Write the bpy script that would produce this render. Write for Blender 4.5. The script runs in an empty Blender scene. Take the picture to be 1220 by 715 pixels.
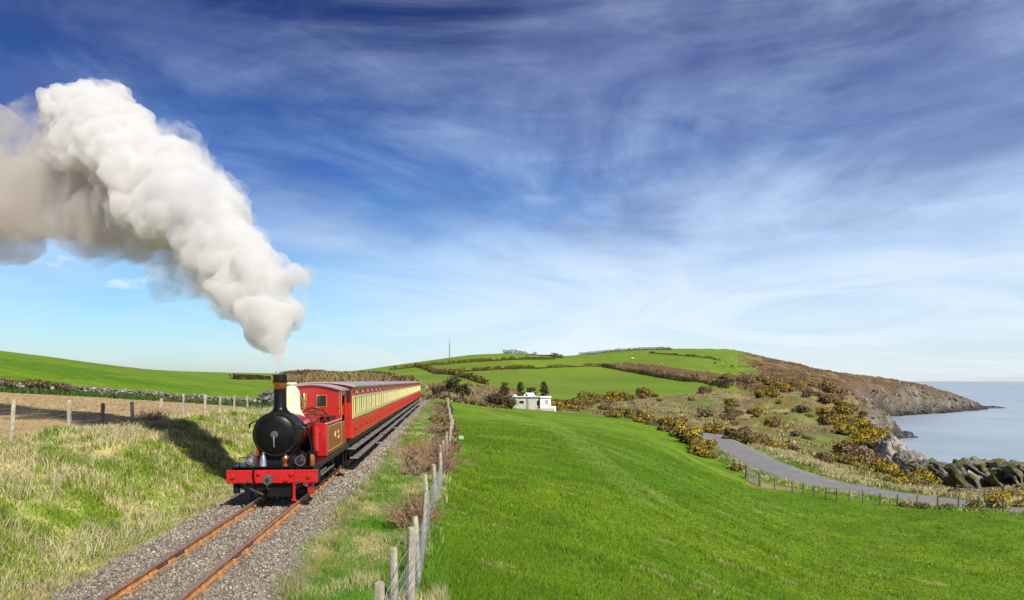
import bpy, math, random
import numpy as np
from mathutils import Vector, Matrix, Euler, noise as mn

sc = bpy.context.scene
rng = np.random.default_rng(11)
random.seed(5)
R = math.radians

# ---------------------------------------------------------------- camera, sky, sun, exposure
F, CX, HY, CZ = 930.0, 610.0, 454.0, 2.75          # focal length in photo pixels, optical axis, horizon row, eye height over the rails
cam = bpy.data.cameras.new('camera')
cam.sensor_width = 36.0
cam.lens = F / 1220.0 * 36.0
cam.shift_y = (HY - 357.5) / 1220.0
cam.clip_start, cam.clip_end = 0.1, 80000.0
cam_o = bpy.data.objects.new('camera', cam)
sc.collection.objects.link(cam_o)
cam_o.location = (0, 0, CZ)
cam_o.rotation_euler = (R(90), 0, 0)
sc.camera = cam_o

SUN_AZ, SUN_EL = R(150), R(42)                       # azimuth from +Y towards +X
tosun = Vector((math.sin(SUN_AZ) * math.cos(SUN_EL), math.cos(SUN_AZ) * math.cos(SUN_EL), math.sin(SUN_EL)))
sl = bpy.data.lights.new('sun', 'SUN')
sl.energy = 4.2
sl.angle = R(0.53)
sl.color = (1.0, 0.95, 0.86)
so = bpy.data.objects.new('sun', sl)
sc.collection.objects.link(so)
so.rotation_euler = (-tosun).to_track_quat('-Z', 'Y').to_euler()
so.location = tosun * 100

sc.view_settings.view_transform = 'Standard'
sc.view_settings.look = 'None'
sc.view_settings.exposure = 0.45
sc.view_settings.gamma = 1.0
sc.view_settings.use_curve_mapping = False
sc.cycles.use_denoising = True
sc.cycles.max_bounces = 18
sc.cycles.diffuse_bounces = 3
sc.cycles.glossy_bounces = 3
sc.cycles.transmission_bounces = 4
sc.cycles.volume_bounces = 16
sc.cycles.transparent_max_bounces = 8
sc.cycles.volume_step_rate = 0.2
sc.cycles.volume_max_steps = 256


class NT:
    """small wrapper to write node trees"""
    def __init__(s, tree):
        s.t = tree
        s.t.nodes.clear()

    def n(s, typ, ins=None, **props):
        nd = s.t.nodes.new(typ)
        for k, v in props.items():
            setattr(nd, k, v)
        for k, v in (ins or {}).items():
            s.set(nd.inputs[k], v)
        return nd

    def set(s, sock, v):
        if isinstance(v, bpy.types.NodeSocket):
            s.t.links.new(v, sock)
        elif isinstance(v, bpy.types.Node):
            s.t.links.new(v.outputs[0], sock)
        else:
            sock.default_value = v

    def math(s, op, a, b=0.0, c=None, clamp=False):
        nd = s.n('ShaderNodeMath', {0: a, 1: b}, operation=op, use_clamp=clamp)
        if c is not None:
            s.set(nd.inputs[2], c)
        return nd.outputs[0]

    def mix(s, f, a, b, blend='MIX'):
        nd = s.n('ShaderNodeMix', data_type='RGBA', blend_type=blend)
        s.set(nd.inputs[0], f); s.set(nd.inputs[6], a); s.set(nd.inputs[7], b)
        return nd.outputs[2]

    def rng(s, v, a, b, c=0.0, d=1.0, smooth=True):
        nd = s.n('ShaderNodeMapRange', {0: v, 1: a, 2: b, 3: c, 4: d})
        nd.interpolation_type = 'SMOOTHSTEP' if smooth else 'LINEAR'
        return nd.outputs[0]

    def noise(s, vec, scale, detail=4.0, rough=0.55, dist=0.0):
        nd = s.n('ShaderNodeTexNoise', {'Scale': scale, 'Detail': detail, 'Roughness': rough, 'Distortion': dist})
        if vec is not None:
            s.set(nd.inputs['Vector'], vec)
        return nd.outputs[0]


world = bpy.data.worlds.new('World')
sc.world = world
world.use_nodes = True
w = NT(world.node_tree)
sky = w.n('ShaderNodeTexSky', sky_type='NISHITA')
sky.sun_disc = False
sky.sun_elevation = SUN_EL
sky.sun_rotation = SUN_AZ
sky.air_density, sky.dust_density, sky.ozone_density = 1.0, 0.6, 2.0
tc = w.n('ShaderNodeTexCoord')
sep = w.n('ShaderNodeSeparateXYZ', {0: tc.outputs['Generated']})
ez = w.math('MAXIMUM', sep.outputs[2], 0.0)
# the blue deepens quickly with height, as through a polarising filter
deep = w.n('ShaderNodeValToRGB', {0: ez})
cr = deep.color_ramp
cr.elements[0].position, cr.elements[0].color = 0.0, (0.82, 0.96, 1.16, 1)
cr.elements[1].position, cr.elements[1].color = 1.0, (0.10, 0.14, 0.36, 1)
for p, c in ((0.07, (0.70, 0.96, 1.16, 1)), (0.16, (0.46, 0.80, 1.12, 1)), (0.26, (0.21, 0.41, 0.82, 1)), (0.42, (0.12, 0.185, 0.45, 1))):
    e = cr.elements.new(p); e.color = c
base = w.mix(1.0, sky.outputs[0], deep.outputs[0], 'MULTIPLY')
# high veil and streaks of cirrus, leaning down to the right
gen = tc.outputs['Generated']
mp = w.n('ShaderNodeMapping', {'Vector': gen, 'Rotation': (0, R(16), 0), 'Scale': (1.6, 1.6, 3.4)})
n1 = w.noise(mp.outputs[0], 1.25, 9.0, 0.60, 0.7)
mp2 = w.n('ShaderNodeMapping', {'Vector': gen, 'Rotation': (0, R(19), 0), 'Scale': (1.6, 1.6, 9.0), 'Location': (3.1, 1.7, .4)})
n2 = w.noise(mp2.outputs[0], 1.3, 8.0, 0.60, 2.2)
mp3 = w.n('ShaderNodeMapping', {'Vector': gen, 'Rotation': (0, R(10), 0), 'Scale': (2.0, 2.0, 4.6), 'Location': (.72, 5.2, .31)})
n3 = w.noise(mp3.outputs[0], 1.5, 6.0, 0.52, 0.5)
mp4 = w.n('ShaderNodeMapping', {'Vector': gen, 'Scale': (6.0, 6.0, 13.0), 'Location': (.2, 1.2, .5)})
n4 = w.noise(mp4.outputs[0], 1.6, 7.0, 0.6, 0.2)
side = w.rng(sep.outputs[0], -0.45, 0.62, -0.10, 0.15)           # more veil towards the sea
low = w.rng(ez, 0.02, 0.17, 0.05, 0.0)
s1 = w.math('ADD', w.math('MULTIPLY', n1, 0.76), w.math('MULTIPLY', n2, 0.24))
s1 = w.math('ADD', w.math('ADD', s1, side), low)
veil = w.math('MULTIPLY', w.rng(s1, 0.36, 0.80), 0.85)
cum = w.math('MULTIPLY', w.math('MULTIPLY', w.rng(n4, .56, .70), w.math('MULTIPLY', w.rng(ez, .05, .09), w.rng(ez, .20, .12))), w.rng(sep.outputs[0], -.30, -.42))
veil = w.math('MAXIMUM', veil, w.math('MULTIPLY', cum, .75))
wl_ = w.math('MULTIPLY', w.rng(w.math('ADD', ez, w.math('MULTIPLY', w.math('SUBTRACT', n1, .5), .16)), .245, .13), w.rng(w.math('ADD', sep.outputs[0], w.math('MULTIPLY', w.math('SUBTRACT', n2, .5), .35)), -.46, .10))
veil = w.math('MAXIMUM', veil, w.math('MULTIPLY', wl_, w.rng(n2, .30, .62, .56, .84)))
grey = w.math('MULTIPLY', w.rng(n3, 0.44, 0.66), w.rng(ez, 0.10, 0.26))
# cloud light fades with height the same way
cc = w.n('ShaderNodeValToRGB', {0: ez})
r2 = cc.color_ramp
r2.elements[0].position, r2.elements[0].color = 0.0, (8.0, 8.8, 9.4, 1)
r2.elements[1].position, r2.elements[1].color = 1.0, (3.6, 4.2, 6.4, 1)
for p, c in ((0.12, (7.2, 8.2, 9.6, 1)), (0.28, (5.2, 7.0, 9.6, 1)), (0.45, (4.8, 5.8, 8.4, 1))):
    e = r2.elements.new(p); e.color = c
col = w.mix(veil, base, cc.outputs[0])
col = w.mix(w.math('MULTIPLY', grey, 0.60), col, (0.95, 1.40, 3.6, 1))
bg = w.n('ShaderNodeBackground', {'Color': col, 'Strength': 0.082})
w.n('ShaderNodeOutputWorld', {0: bg.outputs[0]})
world.cycles.sampling_method = 'AUTOMATIC'

# ---------------------------------------------------------------- mesh helpers
COL = sc.collection


def link_mesh(name, me, mat=None, parent=None):
    if mat is not None:
        me.materials.append(mat)
    o = bpy.data.objects.new(name, me)
    COL.objects.link(o)
    if parent is not None:
        o.parent = parent
    return o


def tag(o, label=None, cat=None, group=None, kind=None):
    for k, val in (('label', label), ('category', cat), ('group', group), ('kind', kind)):
        if val:
            o[k] = val
    return o


def empty(name, loc=(0, 0, 0), rz=0.0):
    o = bpy.data.objects.new(name, None)
    COL.objects.link(o)
    o.location = loc
    o.rotation_euler = (0, 0, rz)
    o.empty_display_size = 0.3
    return o


def copy_tree(o, parent=None):
    c = o.copy()
    COL.objects.link(c)
    c.parent = parent
    for ch in list(o.children):
        copy_tree(ch, c)
    return c


class MB:
    def __init__(s):
        s.v, s.f = [], []

    def add(s, vs, fs):
        o = len(s.v)
        s.v.extend([tuple(p) for p in vs])
        s.f.extend([tuple(i + o for i in q) for q in fs])
        return s

    def box(s, x0, x1, y0, y1, z0, z1):
        return s.add([(x0, y0, z0), (x1, y0, z0), (x1, y1, z0), (x0, y1, z0), (x0, y0, z1), (x1, y0, z1), (x1, y1, z1), (x0, y1, z1)],
                     [(3, 2, 1, 0), (4, 5, 6, 7), (0, 1, 5, 4), (1, 2, 6, 5), (2, 3, 7, 6), (3, 0, 4, 7)])

    def loft(s, rings, cap=True, closed=True):
        n = len(rings[0]); vs = [p for r in rings for p in r]; fs = []
        for i in range(len(rings) - 1):
            for j in range(n if closed else n - 1):
                k = (j + 1) % n
                fs.append((i * n + j, i * n + k, (i + 1) * n + k, (i + 1) * n + j))
        if cap:
            fs.append(tuple(range(n - 1, -1, -1))); fs.append(tuple((len(rings) - 1) * n + j for j in range(n)))
        return s.add(vs, fs)

    def tube(s, pts, r, n=8, cap=True):
        pts = [Vector(p) for p in pts]
        rr = r if isinstance(r, (list, tuple)) else [r] * len(pts)
        rings = []
        up = Vector((0, 0, 1))
        for i, p in enumerate(pts):
            d = (pts[min(i + 1, len(pts) - 1)] - pts[max(i - 1, 0)]).normalized()
            a = d.cross(up)
            if a.length < 0.05:
                a = d.cross(Vector((1, 0, 0)))
            a.normalize(); b = a.cross(d).normalized()
            rings.append([p + (a * math.cos(2 * math.pi * j / n) - b * math.sin(2 * math.pi * j / n)) * rr[i] for j in range(n)])
        return s.loft(rings, cap)

    def cyl(s, p0, p1, r0, r1=None, n=16):
        return s.tube([p0, p1], [r0, r0 if r1 is None else r1], n)

    def lathe(s, prof, c=(0, 0, 0), n=24, axis='z'):
        rings = []
        for r, h in prof:
            ring = []
            for j in range(n):
                a = 2 * math.pi * j / n
                x, y = r * math.cos(a), r * math.sin(a)
                if axis == 'z': p = (c[0] + x, c[1] + y, c[2] + h)
                elif axis == 'y': p = (c[0] - x, c[1] + h, c[2] + y)
                else: p = (c[0] + h, c[1] + x, c[2] + y)
                ring.append(p)
            rings.append(ring)
        return s.loft(rings, True)

    def prism(s, poly, axis, a, b):
        """poly: 2-d outline, extruded along an axis from a to b"""
        def p3(q, h):
            return {'x': (h, q[0], q[1]), 'y': (q[0], h, q[1]), 'z': (q[0], q[1], h)}[axis]
        r0 = [p3(q, a) for q in poly]; r1 = [p3(q, b) for q in poly]
        return s.loft([r0, r1])

    def mesh(s, name, smooth=35):
        me = bpy.data.meshes.new(name)
        me.from_pydata(s.v, [], s.f)
        me.update()
        import bmesh
        bm = bmesh.new(); bm.from_mesh(me)
        bmesh.ops.recalc_face_normals(bm, faces=bm.faces)
        bm.to_mesh(me); bm.free()
        if smooth:
            for p in me.polygons:
                p.use_smooth = True
            me.set_sharp_from_angle(angle=R(smooth))
        return me

    def build(s, name, mat, parent=None, smooth=35, bevel=0.0):
        o = link_mesh(name, s.mesh(name, smooth), mat, parent)
        if bevel:
            m = o.modifiers.new('bevel', 'BEVEL'); m.width = bevel; m.segments = 2; m.limit_method = 'ANGLE'
        return o


def np_mesh(name, V, Fc, colr=None, smooth=False):
    """mesh from numpy arrays; Fc is (n,3) or (n,4); colr per vertex linear rgb"""
    V = np.asarray(V, np.float32); Fc = np.asarray(Fc, np.int32)
    me = bpy.data.meshes.new(name)
    k = Fc.shape[1]
    me.vertices.add(len(V)); me.vertices.foreach_set('co', V.ravel())
    me.loops.add(Fc.size); me.loops.foreach_set('vertex_index', Fc.ravel())
    me.polygons.add(len(Fc)); me.polygons.foreach_set('loop_start', np.arange(0, Fc.size, k, dtype=np.int32))
    me.update(calc_edges=True)
    if smooth:
        me.polygons.foreach_set('use_smooth', np.ones(len(Fc), bool))
    if colr is not None:
        at = me.color_attributes.new('Col', 'FLOAT_COLOR', 'POINT')
        c4 = np.ones((len(V), 4), np.float32); c4[:, :3] = np.clip(colr, 0, 1)
        at.data.foreach_set('color', c4.ravel())
    me.validate()
    return me


# ---------------------------------------------------------------- numpy noise
def _hash(ix, iy, seed):
    h = (ix.astype(np.int64) * 374761393 + iy.astype(np.int64) * 668265263 + seed * 1442695041) & 0x7fffffff
    h = ((h ^ (h >> 13)) * 1274126177) & 0x7fffffff
    return ((h ^ (h >> 16)) & 0xffff) / 65535.0


def vnoise(x, y, seed=0):
    ix, iy = np.floor(x), np.floor(y)
    fx, fy = x - ix, y - iy
    fx = fx * fx * (3 - 2 * fx); fy = fy * fy * (3 - 2 * fy)
    a, b = _hash(ix, iy, seed), _hash(ix + 1, iy, seed)
    c, d = _hash(ix, iy + 1, seed), _hash(ix + 1, iy + 1, seed)
    return (a * (1 - fx) + b * fx) * (1 - fy) + (c * (1 - fx) + d * fx) * fy


def fbm(x, y, seed=0, oct=4, gain=0.5):
    s, a, t = 0.0, 1.0, 0.0
    for i in range(oct):
        s = s + a * vnoise(x * 2 ** i + 17.3 * i, y * 2 ** i - 9.1 * i, seed + i)
        t += a; a *= gain
    return s / t


def sstep(x, a, b):
    t = np.clip((x - a) / (b - a), 0, 1)
    return t * t * (3 - 2 * t)


# ---------------------------------------------------------------- terrain height
def P(px, py, Y):
    return ((px - CX) / F * Y, Y, CZ - (py - HY) / F * Y)


CTRL = [P(*q) for q in [
    # meadow right of the track
    (600, 715, 11.4), (700, 715, 13), (800, 715, 16), (900, 715, 20), (1000, 715, 24.5), (1100, 715, 29), (1220, 715, 33), (1450, 715, 36),
    (600, 600, 24), (700, 600, 28), (800, 600, 34), (900, 620, 42), (1000, 640, 46), (1150, 640, 48), (1400, 640, 52),
    (560, 530, 45), (650, 530, 52), (750, 530, 63), (800, 532, 82), (830, 547, 95),
    (880, 572, 78), (945, 588, 72), (1030, 598, 68), (1110, 604, 66), (1170, 607, 64), (1220, 608, 64), (1500, 612, 66),
    (540, 495, 90), (620, 495, 110), (700, 505, 120), (760, 505, 140), (800, 508, 150), (530, 479, 130), (600, 486, 160), (660, 491, 160), (720, 496, 160),
    # lane
    (845, 520, 140), (870, 535, 115), (905, 552, 100), (960, 573, 84), (1030, 585, 77), (1100, 596, 71), (1155, 602, 67.5), (1220, 609, 63),
    # beyond the lane
    (900, 535, 118), (960, 553, 100), (1050, 576, 90), (1120, 588, 80), (1200, 597, 75), (1400, 600, 80),
    (1100, 580, 110), (1180, 588, 105), (1300, 585, 110), (1240, 572, 125), (1150, 577, 150), (1100, 572, 152), (1220, 576, 150), (1150, 574, 185),
    # scrub knoll above the cliff
    (860, 512, 175), (950, 527, 150), (1000, 537, 145), (870, 490, 240), (870, 467, 330), (960, 474, 300), (960, 500, 220), (1005, 484, 280), (1025, 500, 235),
    (1040, 530, 165), (1060, 546, 150), (1045, 518, 200), (780, 488, 240), (740, 488, 210),
    # hillside fields
    (700, 482, 260), (700, 462, 400), (700, 445, 550), (640, 440, 600), (760, 470, 330), (830, 462, 400), (870, 463, 400), (600, 460, 330), (600, 474, 220),
    (560, 468, 220), (520, 464, 220), (500, 445, 500),
    (430, 441, 650), (470, 435, 680), (510, 430, 700), (560, 423, 700), (610, 421, 720), (650, 424, 740), (690, 423, 800), (740, 418, 880), (780, 418.5, 900), (830, 420, 900),
    (740, 432, 650), (800, 440, 550), (880, 440, 600), (950, 455, 500), (950, 445, 650), (1000, 462, 480), (1000, 470, 420), (1040, 466, 600),
    (880, 420, 850), (930, 431, 850), (1000, 447, 850), (1050, 452, 850), (1100, 459, 850), (1130, 466, 860), (1200, 480, 900),
    # left
    (0, 419, 200), (-200, 405, 200), (-500, 395, 220), (100, 431, 210), (200, 443, 225), (300, 451, 240), (0, 467, 72), (-200, 455, 60), (-600, 440, 60), (150, 475, 80), (300, 483, 86),
    (13, 533, 23), (-120, 560, 19), (83, 516, 28), (218, 507, 36), (295, 503, 46), (100, 490, 45), (0, 480, 50), (310, 490, 65), (-150, 500, 35), (-600, 520, 25),
    (340, 452, 260), (400, 449, 300), (450, 455, 280), (480, 458, 260), (420, 475, 130),
]] + [
    (-1.5, 6, -.5), (2.0, 6, -1.0), (8, 6, -2.6), (30, 5, -7), (-12, 5, .8), (-30, 5, 1.2), (-3.9, 4, -.3), (12, 12, -3.6),
    (-30, 400, 6), (-150, 420, 7), (-300, 420, 8), (-90, 300, 5.0),
    (0, 1000, 8), (-300, 1000, 5), (150, 1250, 15), (300, 1150, 12), (400, 1000, -2), (-800, 1500, 5), (0, 2200, 5), (-2000, 2200, 5), (600, 2200, 0),
]
CT = np.array(CTRL)


def lp(x, y):
    r = np.sqrt(x * x + y * y) + 1e-6
    th = np.clip(np.arctan2(x, np.maximum(y, 1e-3) if np.isscalar(y) else np.where(y > -1e9, y, y)), -1.5, 1.5)
    return th, 0.33 * np.log(np.maximum(r, 3.0))


def tps(d2):
    return 0.5 * d2 * np.log(d2 + 1e-12)


_cu, _cv = lp(CT[:, 0], CT[:, 1])
_n = len(CT)
_A = np.zeros((_n + 3, _n + 3))
_A[:_n, :_n] = tps((_cu[:, None] - _cu) ** 2 + (_cv[:, None] - _cv) ** 2) + np.eye(_n) * 2e-4
_A[:_n, _n] = 1; _A[:_n, _n + 1] = _cu; _A[:_n, _n + 2] = _cv
_A[_n, :_n] = 1; _A[_n + 1, :_n] = _cu; _A[_n + 2, :_n] = _cv
_W = np.linalg.solve(_A, np.concatenate([CT[:, 2], [0, 0, 0]]))

COAST = np.array([(150, -300), (138, 0), (128, 80), (122, 130), (112, 175), (112, 215), (124, 250), (141, 300), (157, 350), (187, 400), (224, 440), (216, 470),
                  (232, 490), (255, 540), (279, 580), (310, 640), (330, 690), (368, 715), (446, 785), (520, 850), (566, 905), (560, 935), (500, 960),
                  (430, 1020), (330, 1150), (150, 1400), (-300, 1800), (-3000, 2500), (-3000, -300)], float)
SEA = -29.0


def seg_dist(x, y, poly, closed=False):
    best = np.full(np.shape(x), 1e18)
    n = len(poly)
    for i in range(n if closed else n - 1):
        ax, ay = poly[i]; bx, by = poly[(i + 1) % n]
        dx, dy = bx - ax, by - ay
        t = np.clip(((x - ax) * dx + (y - ay) * dy) / (dx * dx + dy * dy + 1e-9), 0, 1)
        best = np.minimum(best, (x - ax - t * dx) ** 2 + (y - ay - t * dy) ** 2)
    return np.sqrt(best)


def inside(x, y, poly):
    c = np.zeros(np.shape(x), bool)
    n = len(poly); j = n - 1
    for i in range(n):
        xi, yi = poly[i]; xj, yj = poly[j]
        c ^= ((yi > y) != (yj > y)) & (x < (xj - xi) * (y - yi) / (yj - yi + 1e-12) + xi)
        j = i
    return c


def coast_d(x, y):
    d = seg_dist(x, y, COAST, True)
    return np.where(inside(x, y, COAST), d, -d)


U = np.array([-0.0857, 0.99632])                   # direction of the line, away from the camera
O0 = np.array([-3.87, 0.0])


def track_sd(x, y):
    rx, ry = x - O0[0], y - O0[1]
    return rx * U[0] + ry * U[1], rx * U[1] - ry * U[0]     # along, right of the centre line


def T(s, d, z=0.0):
    return (O0[0] + U[0] * s + U[1] * d, O0[1] + U[1] * s - U[0] * d, z)


def fence_x(y):
    return np.interp(y, [0, 8.5, 22.7, 50, 126, 200], [-.80, -1.32, -2.2, -3.9, -10.5, -17.5])


ROAD = np.array([P(*q)[:2] for q in [(836, 514.5, 152), (845, 521, 140), (872, 536, 117), (907, 552, 100), (957, 573, 84.5), (1030, 586, 76.5), (1100, 596, 71), (1155, 602, 67.5), (1260, 611, 62), (1500, 620, 58)]])


def height(x, y):
    x = np.asarray(x, float); y = np.asarray(y, float)
    shp = x.shape
    x = x.ravel(); y = y.ravel()
    u, v_ = lp(x, y)
    z = np.empty(len(x))
    for a in range(0, len(x), 20000):
        b = slice(a, a + 20000)
        z[b] = tps((u[b, None] - _cu) ** 2 + (v_[b, None] - _cv) ** 2) @ _W[:_n] + _W[_n] + _W[_n + 1] * u[b] + _W[_n + 2] * v_[b]
    r = np.hypot(x, y)
    # rolling roughness, more in the scrub than on the fields
    s, d = track_sd(x, y)
    z += (fbm(x / 6, y / 6, 3, 3) - .5) * .25 * sstep(r, 15, 40)
    # lane: level it across
    rd = seg_dist(x, y, ROAD)
    rough = (fbm(x / 22, y / 22, 31, 4) - .5) * 6.0 + (fbm(x / 5, y / 5, 41, 3) - .5) * 1.6
    sc_w = sstep(r, 130, 190) * sstep(x - 0.02 * y, 10, 60) * sstep(rd, 6, 25) * sstep(x / np.maximum(y, 1), .18, .30)
    z += rough * sc_w
    # the cutting
    prof_d = np.array([-60, -13, -9, -6.5, -5.2, -4.2, -3.3, -2.6, -1.8, -1.25, 1.25, 1.75, 2.7, 3.6, 6.0])
    prof_z = np.array([.8, .85, .88, .95, .82, .52, .02, -.25, -.26, -.135, -.135, -.30, -.38, -.40, -.5])
    pz = np.interp(d, prof_d, prof_z)
    pz += (fbm(x / 2.2, y / 2.2, 7, 3) - .5) * .55 * sstep(-d, 2.4, 4.5) + (fbm(x / .8, y / .8, 9, 3) - .5) * .22 * sstep(-d, 2.3, 3.5)
    pz += (fbm(x / 1.2, y / 1.2, 12, 3) - .5) * .16 * sstep(d, 2.1, 3)
    pz += (fbm(x / .35, y / .35, 19, 2) - .5) * .03
    wl = np.where(d < 0, 1 - sstep(-d, 7, 13), 1 - sstep(d, 2.4, 5.0)) * (1 - sstep(s, 95, 150))
    z = z * (1 - wl) + pz * wl
    # cliffs
    m = (x > 20) | (y > 500) | (x < -1500)
    cd = np.full(len(x), 200.0)
    cd[m] = coast_d(x[m], y[m])
    cd += (fbm(x / 35, y / 35, 51, 4) - .5) * np.clip(.06 * y, 8, 34) + (fbm(x / 9, y / 9, 57, 3) - .5) * 6
    wdt = np.clip(.075 * y, 20, 46)
    t = np.clip(cd / wdt, 0, 1)
    t = t ** 0.72
    t = np.floor(t * 5 + (fbm(x / 14, y / 14, 61, 3) - .5) * 1.3) / 5 * .25 + t * .75
    t = np.clip(t, 0, 1)
    cut = cd < wdt
    z = np.where(cut, (SEA - 3) + (np.maximum(z, SEA + 4) - SEA + 3) * sstep(t, 0, 1.0), z)
    ridg = np.abs(fbm(x / 16 + y / 60, y / 30, 71, 4) - .5) * 2
    z -= np.where(cut & (cd > 0), ridg * 5 * np.sin(np.pi * t), 0)
    z = np.where(cd < 0, np.maximum(SEA - 3 + cd * .05, -45), z)
    return z.reshape(shp)


def hz(x, y):
    return float(height(np.array([x]), np.array([y]))[0])


def G(px, py, y0=6.0, y1=1300.0, n=900):
    """ground point seen along a sight line"""
    Y = np.geomspace(y0, y1, n)
    X = (px - CX) / F * Y
    Z = CZ - (py - HY) / F * Y
    below = Z <= height(X, Y)
    if below.any(): i = int(np.argmax(below))
    else:                                   # just over a crest: take the crest
        i = int(np.argmax((height(X, Y) - Z) / Y))
    return np.array([X[i], Y[i], hz(X[i], Y[i])])


def GP(pts, y0=6.0, y1=1300.0):
    return np.array([G(a, b, y0, y1) for a, b in pts])


# ---------------------------------------------------------------- materials
def newmat(name):
    m = bpy.data.materials.new(name)
    m.use_nodes = True
    return m, NT(m.node_tree)


def paint(name, col, rough=.4, metal=0.0, var=.18, scale=3.0, bump=0.0, bscale=20.0, coat=0.0, dirt=None, dirt_amt=.35, spec=.5):
    m, t = newmat(name)
    tc_ = t.n('ShaderNodeTexCoord').outputs['Object']
    n = t.noise(tc_, scale, 5, .6)
    c = t.mix(t.rng(n, .3, .7), tuple(x * (1 - var) for x in col) + (1,), tuple(min(1, x * (1 + var)) for x in col) + (1,))
    if dirt:
        d = t.noise(tc_, scale * 2.7, 6, .7)
        c = t.mix(t.math('MULTIPLY', t.rng(d, .48, .72), dirt_amt), c, tuple(dirt) + (1,))
    rr = t.rng(t.noise(tc_, scale * 4, 4, .6), .2, .8, max(.02, rough * .75), min(1, rough * 1.25), False)
    b = t.n('ShaderNodeBsdfPrincipled', {'Base Color': c, 'Roughness': rr, 'Metallic': metal, 'Coat Weight': coat, 'Coat Roughness': .12, 'Specular IOR Level': spec})
    if bump:
        bn = t.n('ShaderNodeBump', {'Strength': bump, 'Distance': .02, 'Height': t.noise(tc_, bscale, 6, .65)})
        t.set(b.inputs['Normal'], bn.outputs[0])
    t.n('ShaderNodeOutputMaterial', {0: b.outputs[0]})
    return m


def vcol_mat(name, rough=.8, trans=0.0, noise_amt=.25, noise_scale=2.0, bump=0.0, bscale=8.0, spec=.25, bdist=.05):
    m, t = newmat(name)
    a = t.n('ShaderNodeAttribute', attribute_name='Col').outputs[0]
    tc_ = t.n('ShaderNodeTexCoord').outputs['Object']
    n = t.noise(tc_, noise_scale, 7, .68)
    k = t.rng(n, .25, .75, 1 - noise_amt, 1 + noise_amt, False)
    vm = t.n('ShaderNodeVectorMath', {0: a}, operation='SCALE')
    t.set(vm.inputs['Scale'], k)
    b = t.n('ShaderNodeBsdfPrincipled', {'Base Color': vm.outputs[0], 'Roughness': rough, 'Specular IOR Level': spec})
    if bump:
        bn = t.n('ShaderNodeBump', {'Strength': bump, 'Distance': bdist, 'Height': t.noise(tc_, bscale, 8, .7)})
        t.set(b.inputs['Normal'], bn.outputs[0])
    out = b.outputs[0]
    if trans:
        tr = t.n('ShaderNodeBsdfTranslucent', {'Color': vm.outputs[0]})
        out = t.n('ShaderNodeMixShader', {0: trans, 1: out, 2: tr.outputs[0]}).outputs[0]
    t.n('ShaderNodeOutputMaterial', {0: out})
    return m


M = {}
M['ground'] = vcol_mat('ground', .9, 0, .30, 1.7, .6, 5.0, .15, .10)
M['blade'] = vcol_mat('blade', .6, .35, .12, 1.0, spec=.2)
M['leaf'] = vcol_mat('leaf', .7, .25, .15, 1.5, spec=.2)
M['stone'] = vcol_mat('stone', .85, 0, .30, 14.0, .5, 30.0, .3, .02)
M['rock'] = vcol_mat('rock', .85, 0, .40, .55, 1.0, 1.1, .3, .9)
M['red'] = paint('red_paint', (.40, .010, .008), .24, 0, .10, 2.0, coat=.6, dirt=(.05, .02, .015), dirt_amt=.18)
M['coach_red'] = paint('coach_red', (.50, .020, .012), .28, 0, .10, 1.2, coat=.35, dirt=(.16, .05, .035), dirt_amt=.25)
M['beam_red'] = paint('beam_red', (.50, .010, .010), .35, 0, .14, 3.0, dirt=(.08, .02, .015), dirt_amt=.35)
M['cream'] = paint('cream_paint', (.74, .66, .30), .35, 0, .06, 1.5, coat=.2, dirt=(.5, .42, .2), dirt_amt=.3)
M['dome_cream'] = paint('dome_cream', (.76, .72, .44), .22, 0, .05, 2.0, coat=.6)
M['black'] = paint('black_paint', (.0045, .0045, .0045), .34, 0, .3, 3.0, dirt=(.02, .018, .015), dirt_amt=.4, spec=.22)
M['soot'] = paint('sooty_black', (.007, .0065, .006), .5, 0, .35, 4.0, dirt=(.03, .026, .02), dirt_amt=.35, bump=.1, spec=.25)
M['brass'] = paint('brass', (.75, .46, .13), .28, 1.0, .15, 8.0)
M['number'] = paint('number_brass', (.85, .62, .25), .4, .3, .1)
M['copper'] = paint('copper', (.62, .22, .07), .30, 1.0, .25, 8.0)
M['steel'] = paint('bright_steel', (.62, .62, .62), .30, 1.0, .15, 8.0)
M['iron'] = paint('dull_iron', (.11, .105, .10), .6, .5, .3, 9.0)
M['roof'] = paint('carriage_roof', (.40, .27, .26), .34, 0, .2, 1.0, dirt=(.50, .45, .43), dirt_amt=.5)
M['dark'] = paint('dark_interior', (.010, .009, .008), .8, 0, .3)
M['foot'] = paint('weathered_footboard', (.20, .165, .15), .7, 0, .25, 4.0, bump=.3, bscale=25, dirt=(.08, .06, .05), dirt_amt=.5)
M['lining'] = paint('lining_yellow', (.72, .42, .05), .35, 0, .1)
M['rust'] = paint('rusty_rail', (.46, .22, .075), .75, .1, .30, 5.0, bump=.35, bscale=30, dirt=(.24, .10, .04), dirt_amt=.6)
M['railtop'] = paint('rail_head', (.52, .33, .24), .34, .75, .25, 6.0, dirt=(.40, .18, .08), dirt_amt=.6)
M['sleeper'] = paint('old_sleeper', (.12, .085, .06), .9, 0, .35, 6.0, bump=.6, bscale=14, dirt=(.22, .18, .13), dirt_amt=.5)
M['post'] = paint('weathered_post', (.42, .37, .28), .85, 0, .28, 7.0, bump=.6, bscale=28, dirt=(.22, .20, .13), dirt_amt=.6)
M['postdark'] = paint('dark_post', (.12, .09, .065), .85, 0, .3, 7.0, bump=.5, bscale=28)
M['wire'] = paint('galvanised_wire', (.50, .50, .48), .5, .7, .15)
M['bark'] = paint('bark', (.10, .075, .055), .9, 0, .3, 5.0, bump=.6)
M['white'] = paint('white_render', (.78, .77, .74), .8, 0, .06, .8, bump=.15, bscale=10, dirt=(.5, .48, .42), dirt_amt=.35)
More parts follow.
